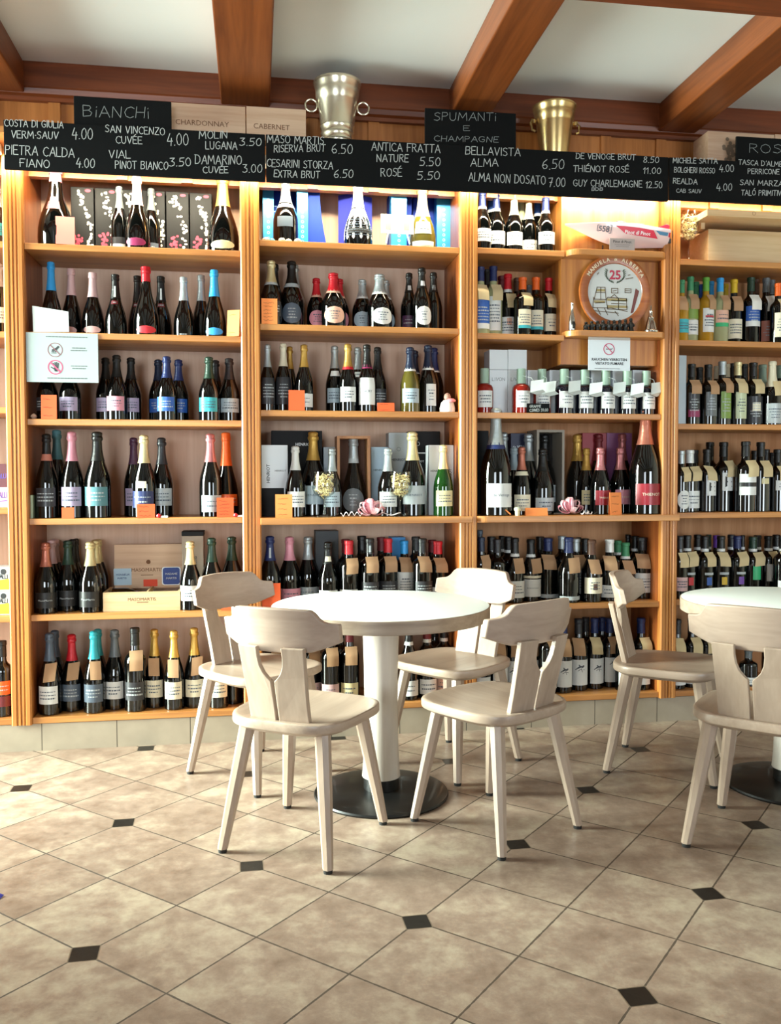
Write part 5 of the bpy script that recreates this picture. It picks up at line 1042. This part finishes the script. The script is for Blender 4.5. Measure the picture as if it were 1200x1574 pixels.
wineglass(2, 3, 'stemmed wine glass right of the ribbon bow on the counter shelf', 'curly wood shavings filling the right wine glass', 615, 725, 37, -.005)
wineglass(4, 0, 'stemmed wine glass on the top shelf beside the wooden crate', 'pale shavings filling the wine glass beside the crate', 1059, 326, 29, .06)
def ribbon_mat(name, h):
    m = mat(name, h, .45); nt = m.node_tree; t_ = nt.nodes.new('ShaderNodeBsdfTranslucent'); t_.inputs[0].default_value = lin(h)
    x_ = nt.nodes.new('ShaderNodeMixShader'); x_.inputs[0].default_value = .4; nt.links.new(nt.nodes['Principled BSDF'].outputs[0], x_.inputs[1]); nt.links.new(t_.outputs[0], x_.inputs[2]); nt.links.new(x_.outputs[0], nt.nodes['Material Output'].inputs[0]); return m
PINKS = [ribbon_mat('ribbon_pink', 'F6CCD2'), ribbon_mat('ribbon_white', 'F8F0F0'), ribbon_mat('ribbon_rose', 'F0A0B0')]
def strip(m, path, side_, w):
    vs = []; 
    for q in path: vs += [q-side_*w/2, q+side_*w/2]
    m.add(vs, [(2*i, 2*i+1, 2*i+3, 2*i+2) for i in range(len(path)-1)])
def bow(b, row, lab, pxc, ptop, wpx, Y, seed, tails):
    z = ZS[b][row]; p = at(pxc, ptop, Y); Rr = wpx/2/FPX*(p-CAM).dot(AF); Hh = p.z-z
    t = thing('ribbon_bow', lab, 'bow', (p.x, Y, z), 0, 'pink gift bows'); rnd = random.Random(seed)
    for mi in range(3):
        m = MB()
        for k in range(8 if mi < 2 else 6):
            az = 2*math.pi*(k+.33*mi)/8+rnd.uniform(-.2, .2); el = (.3, .8, 1.3)[k % 3]*rnd.uniform(.85, 1.15)
            d = Vector((math.cos(az)*math.cos(el), math.sin(az)*math.cos(el)*.55, math.sin(el))); sd = d.cross(Vector((0, 0, 1)))
            sd = sd.normalized() if sd.length > .1 else Vector((1, 0, 0)); upv = sd.cross(d)
            L = Rr*.95 if el < .6 else min(Rr, Hh*.84/d.z)
            path = []
            for i in range(11):
                a = 2*math.pi*i/10; path.append(Vector((0, 0, Hh*.18))+d*(L*.5*(1-math.cos(a)))+upv*(L*.26*math.sin(a)))
            for q in path: q.z = max(.002, q.z)
            strip(m, path, (sd+upv*.25).normalized(), .021)
        m.build('loops', PINKS[mi], t, 80)
    m = MB()
    for dx, n in tails:
        s = 1 if dx > 0 else -1; path = []
        for i in range(n*10+1):
            u = i/(n*10); path.append(Vector((s*Rr*.6+dx*u, -.012+.012*math.sin(u*n*6.28), .010+.008*math.cos(u*n*6.28)+.006*math.sin(u*3.1))))
        strip(m, path, Vector((0, .8, .6)).normalized(), .007)
    m.build('curled_tails', PINKS[1], t, 80)
bow(2, 3, 'pink and white ribbon bow between the two filled wine glasses', 571, 764, 48, -.012, 3, ((-.10, 4), (.09, 1)))
bow(3, 3, 'pink ribbon bow with curled tails, in front of the gold-foil bottle, third bay', 877, 759, 44, -.012, 5, ((.06, 3), (.045, 2)))

# ------------------------------------------------------------------ crates on top of the right bay, things in the edge bay
z = ZS[4][0]; a, c, = at(1088.5, 352, .05), at(1300, 360, .05)
t = boxthing('wine_crate', 'long pale wooden wine crate lying on the top shelf at the right', 'wine crate', a.x, c.x, z, a.z, .05, .24, CRATE, 'crates on the right top shelf', part='crate_box')
a2, c2 = at(1087, 321, -.06), at(1300, 326, -.06); zt = a2.z
t = thing('wine_crate', 'shallow wooden crate tray lying on the long crate and jutting forward', 'wine crate', (a2.x, -.06, a.z+.0005), 0, 'crates on the right top shelf')
w = c2.x-a2.x; h = zt-a.z-.001
MB().box(0, 0, h-.030, w, .30, h-.022).build('tray_bottom', CRATE, t); MB().box(0, 0, h-.022, w, .012, h).build('tray_front', CRATE, t)
MB().box(0, .288, h-.022, w, .30, h).build('tray_back', CRATE, t); MB().box(0, .012, h-.022, .012, .288, h).build('tray_side', CRATE, t)
MB().box(.03, .115, 0, .05, .26, h-.030).build('batten', CRATE, t); MB().box(w-.05, .115, 0, w-.03, .26, h-.030).build('batten', CRATE, t)
mb = MB().ring(w*.33, h-.011, .007, .0085); mb.build('crest_print', INKB, t)
carton(4, 2, 'tall grey box at the left end of the third shelf, right bay', 1041.5, 1055, 546, .05, .1, GREYC)
pk = mat('pink_box', 'D0A0AC', .5); dk_ = mat('plum_box', '5A3038', .5)
a, c = at(-30, 749, .05), at(12.5, 749, .05); z0 = ZS[0][3]
t = boxthing('cake_box', 'pink cake box at the left picture edge, lower of two', 'cake box', a.x, c.x, z0, a.z, .05, .2, pk, 'stacked cake boxes')
mb = MB(); w, h = c.x-a.x, a.z-z0; hand(mb, 'GALLI', (w*.55, h*.5), (w*.95, h*.5), .025, .003); mb.ribbon([(w*.6, h*.3), (w*.95, h*.34)], .003); mb.build('lettering', mat('violet_ink', '5A4AA0', .6), t)
a3 = at(-30, 713, .05); t = boxthing('cake_box', 'plum coloured cake box at the left picture edge, upper of two', 'cake box', a.x, c.x-.003, a.z+.0005, a3.z, .05, .2, dk_, 'stacked cake boxes')
mb = MB(); h = a3.z-a.z; hand(mb, 'GALLI', (w*.55, h*.35), (w*.93, h*.4), .02, .003); mb.build('lettering', mat('violet_ink', '5A4AA0', .6), t)
CANW, CANY = mat('pack_white', 'B4BABA', .4, .2), mat('pack_yellow', 'C8B428', .5)
zb = ZS[0][4]
for i, (pt, pb, lb) in enumerate(((907, 947, 'yellow and white packet at the left picture edge, lower of two'), (866, 906, 'yellow and white packet at the left picture edge, upper of two'))):
    a, c = at(-25, pt, .03), at(15, pt, .03); h = .105
    t = boxthing('snack_packet', lb, 'packet', a.x, c.x, zb+i*(h+.0006), zb+i*(h+.0006)+h, .03, .13, CANW, 'stacked snack packets')
    w = c.x-a.x; mb = MB(); mb.add([(0, -.0006, h*.06), (w*.96, -.0006, h*.06), (w*.96, -.0006, h*.5), (0, -.0006, h*.4)], [(0, 1, 2, 3)]); mb.build('yellow_panel', CANY, t)
    mb = MB(); hand(mb, 'GALLI', (w*.5, h*.55), (w*.9, h*.5), .02, .003); mb.disc(w*.75, h*.8, .012); mb.build('pack_print', INK, t)
t = carton(1, 4, 'grey brown bottle carton with a black lid behind the gold-foil bottle', 279.5, 312.5, 824, .18, .1, mat('kraft_grey', '8E7E70', .6), 'carton', 'carton')
MB().box(-.002, -.002, t['h'], t['w']+.002, .102, t['h']+.022).build('lid', BLACKC, t, bevel=.003)
on_box(t, 'lettering', INK, side_letters('MARTIS', .6, .6, .016))
carton(1, 3, 'pale green box edge at the left end of the fourth shelf', 44.5, 50, 761, .03, .1, mat('pale_green_card', 'A8B898', .5), 'carton', 'carton')
a = onz(0, 1381, 0); t = thing('fabric_scrap', 'scrap of deep blue fabric on the floor at the left edge', 'fabric', (a.x-.03, a.y, 0))
MB().add([(-.05, -.03, .001), (.03, -.01, .001), (.038, .012, .004), (.0, .03, .012), (-.05, .03, .02), (-.01, .0, .014)], [(0, 1, 5), (1, 2, 5), (2, 3, 5), (3, 4, 5), (4, 0, 5)]).build('scrap', mat('blue_fabric', '2A2A8C', .8), t)

# ------------------------------------------------------------------ tables
TOPW = mat('white_laminate', 'E8EEEA', .35, spec=.35); BLKM = mat('black_metal', '0A0A0A', .42, .2, coat=.1); EDGE = wood('table_edge', 'A2907E', '8A7868', 'x', rough=.4, coat=.1)
COLW = wood('column_wood', 'C4BCB2', 'B4AAA0', 'z', rough=.4, coat=.1, contrast=.7)
def table(lab, x, y, r):
    t = thing('round_table', lab, 'table', (x, y, 0), 0, 'round cafe tables')
    MB().lathe([(.7125, 0), (.7125, r-.004), (.7155, r-.004), (.7165, r-.007), (.7165, 0)], 96).build('table_top', TOPW, t, 30)
    MB().lathe([(.668, 0), (.668, r-.003), (.670, r), (.7135, r), (.7155, r-.0035), (.7125, r-.004), (.7125, 0)], 96).build('edge_band', EDGE, t, 30)
    MB().lathe([(.0, 0), (.0, .25), (.006, .2525), (.012, .249), (.020, .21), (.024, .11), (.026, 0)], 64).build('base_disc', BLKM, t, 30)
    MB().lathe([(.022, .066), (.07, .066), (.071, .06)], 32).build('collar', BLKM, t, 30)
    MB().lathe([(.07, 0), (.07, .0715), (.12, .0675), (.22, .064), (.36, .062), (.48, .0635), (.58, .0665), (.64, .0695), (.668, .0715), (.668, 0)], 40).build('column', COLW, t, 40)
    return t
table('white-topped round table on a black disc foot, middle of the room', 1.463, -.745, .405)
table('white-topped round table at the right picture edge, behind a chair', 3.035, -.905, .415)

# ------------------------------------------------------------------ chairs
def seat_mesh():
    n = 64; rings = []; 
    def outline(a, k=1.):
        c, s = math.cos(a), math.sin(a); p = 3.6
        rr = (abs(c)**p+abs(s)**p)**(-1/p); x, y = rr*c, rr*s
        wx = .212+.010*y; return x*wx*k, y*(.208)*k+.004
    m = MB(); prof = [(0, .431), (.25, .430), (.5, .429), (.7, .431), (.84, .4345), (.93, .4375), (.975, .4375), (.994, .4345), (1.0, .430), (1.0, .413), (.992, .409), (.90, .397), (.87, .394), (.5, .394), (0, .394)]
    vs = []; fs = []; R_ = []
    for k, z in prof:
        if k == 0: R_.append([len(vs)]); vs.append((0, .004, z)); continue
        ids = []
        for i in range(n):
            x, y = outline(2*math.pi*i/n, k); ids.append(len(vs)); vs.append((x, y, z))
        R_.append(ids)
    for a, b in zip(R_, R_[1:]):
        for i in range(n):
            j = (i+1) % n
            if len(a) == 1: fs.append((a[0], b[i], b[j]))
            elif len(b) == 1: fs.append((a[i], b[0], a[j]))
            else: fs.append((a[i], b[i], b[j], a[j]))
    return m.add(vs, fs).mesh('seat', CHAIRW, 35)
def lean_y(z): return -.164-.052*(z-.43)/.22            # the back leans a little
def rail_mesh():
    top = [(-.205, .744), (-.172, .748), (-.160, .753), (-.150, .763), (-.140, .779), (-.131, .787), (-.122, .789), (-.06, .792), (0, .793), (.06, .792), (.122, .789), (.131, .787), (.140, .779), (.150, .763), (.160, .753), (.172, .748), (.205, .744)]
    def bot(x): return .652+.034*max(0, (abs(x)-.105)/.10)**1.2 if abs(x) > .105 else .652
    xs = [p[0] for p in top]; n = len(top); vs = []; fs = []
    def yc(x): return -.205+.062*(x/.205)**2-.0
    for s in (0, 1):
        for x, z in top:
            for zz in (bot(x), z):
                yy = yc(x)-.052*(zz-.72)/.22; vs.append((x, yy+(-.012 if s == 0 else .012), zz))
    o = 2*n
    for i in range(n-1):
        a = 2*i; fs += [(a, a+2, a+3, a+1), (o+a, o+a+1, o+a+3, o+a+2), (a, o+a, o+a+2, a+2), (a+1, a+3, o+a+3, o+a+1)]
    fs += [(0, 1, o+1, o), (2*n-2, o+2*n-2, o+2*n-1, 2*n-1)]
    return MB().add(vs, fs).mesh('back_rail', CHAIRX, 40)
def splat_mesh(s):
    poly = [(.105, .432), (.106, .5), (.110, .58), (.115, .672), (.043, .672), (.0435, .64), (.040, .612), (.031, .590), (.018, .574), (.006, .563), (.005, .5), (.0055, .432)]
    if s < 0: poly = [(-x, z) for x, z in reversed(poly)]
    return MB().prism(poly, -.0095, .0095, lambda v: (v[0], v[1]+lean_y(v[2])+.012*(abs(v[0])/.11)**2, v[2])).mesh('splat', CHAIRZ)
def leg_mesh(sx, sy):
    a, b = Vector((sx*.135, sy*.135+.002, .40)), Vector((sx*.188, sy*.203, .012)); n = 8; vs = []; fs = []
    for q, r in ((a, .026), (a+(b-a)*.5, .0225), (b, .0165)):
        vs += [(q.x+r*math.cos(2*math.pi*(k+.5)/n), q.y+r*math.sin(2*math.pi*(k+.5)/n), q.z) for k in range(n)]
    for j in range(2):
        for k in range(n): k2 = (k+1) % n; fs.append((j*n+k, (j+1)*n+k, (j+1)*n+k2, j*n+k2))
    fs += [tuple(range(n)), tuple(reversed(range(2*n, 3*n)))]
    leg = MB().add(vs, fs).mesh('leg', CHAIRZ)
    cap = MB().lathe([(0, 0), (0, .0135), (.0125, .0145), (.0125, 0)], 12, (b.x, b.y, 0)).mesh('foot_cap', mat('rubber', '161412', .7), 40)
    return leg, cap
ch = thing('wooden_chair', '', 'chair', (0, 0, 0), 0, 'bleached wooden chairs')
link('seat', seat_mesh(), ch)
link('back_rail', rail_mesh(), ch, .004)
for s in (-1, 1): link('splat', splat_mesh(s), ch, .0025)
for sx in (-1, 1):
    for sy in (-1, 1):
        lg, cp = leg_mesh(sx, sy); l = link('leg', lg, ch); link('foot_cap', cp, l)
CH = [((1.160, -1.106), (.535, .846), 'bleached wooden chair with its back to the viewer, left front of the middle table'),
      ((1.806, -1.097), (-.52, .85), 'bleached wooden chair with its back to the viewer, right front of the middle table'),
      ((1.013, -.432), (.655, -.755), 'bleached wooden chair between the left shelves and the middle table'),
      ((1.810, -.430), (-.79, -.62), 'bleached wooden chair behind the middle table, on its right, facing left'),
      ((2.665, -.617), (.82, -.57), 'bleached wooden chair seen side-on, left of the right-hand table'),
      ((2.640, -1.355), (.70, .71), 'bleached wooden chair cut by the right picture edge, in front of the table')]
for i, ((x, y), d, lb) in enumerate(CH):
    o = ch if i == 0 else copy_tree(ch)
    o.location = (x, y, 0); o.rotation_euler = (0, 0, math.atan2(d[1], d[0])-math.pi/2); o['label'] = lb
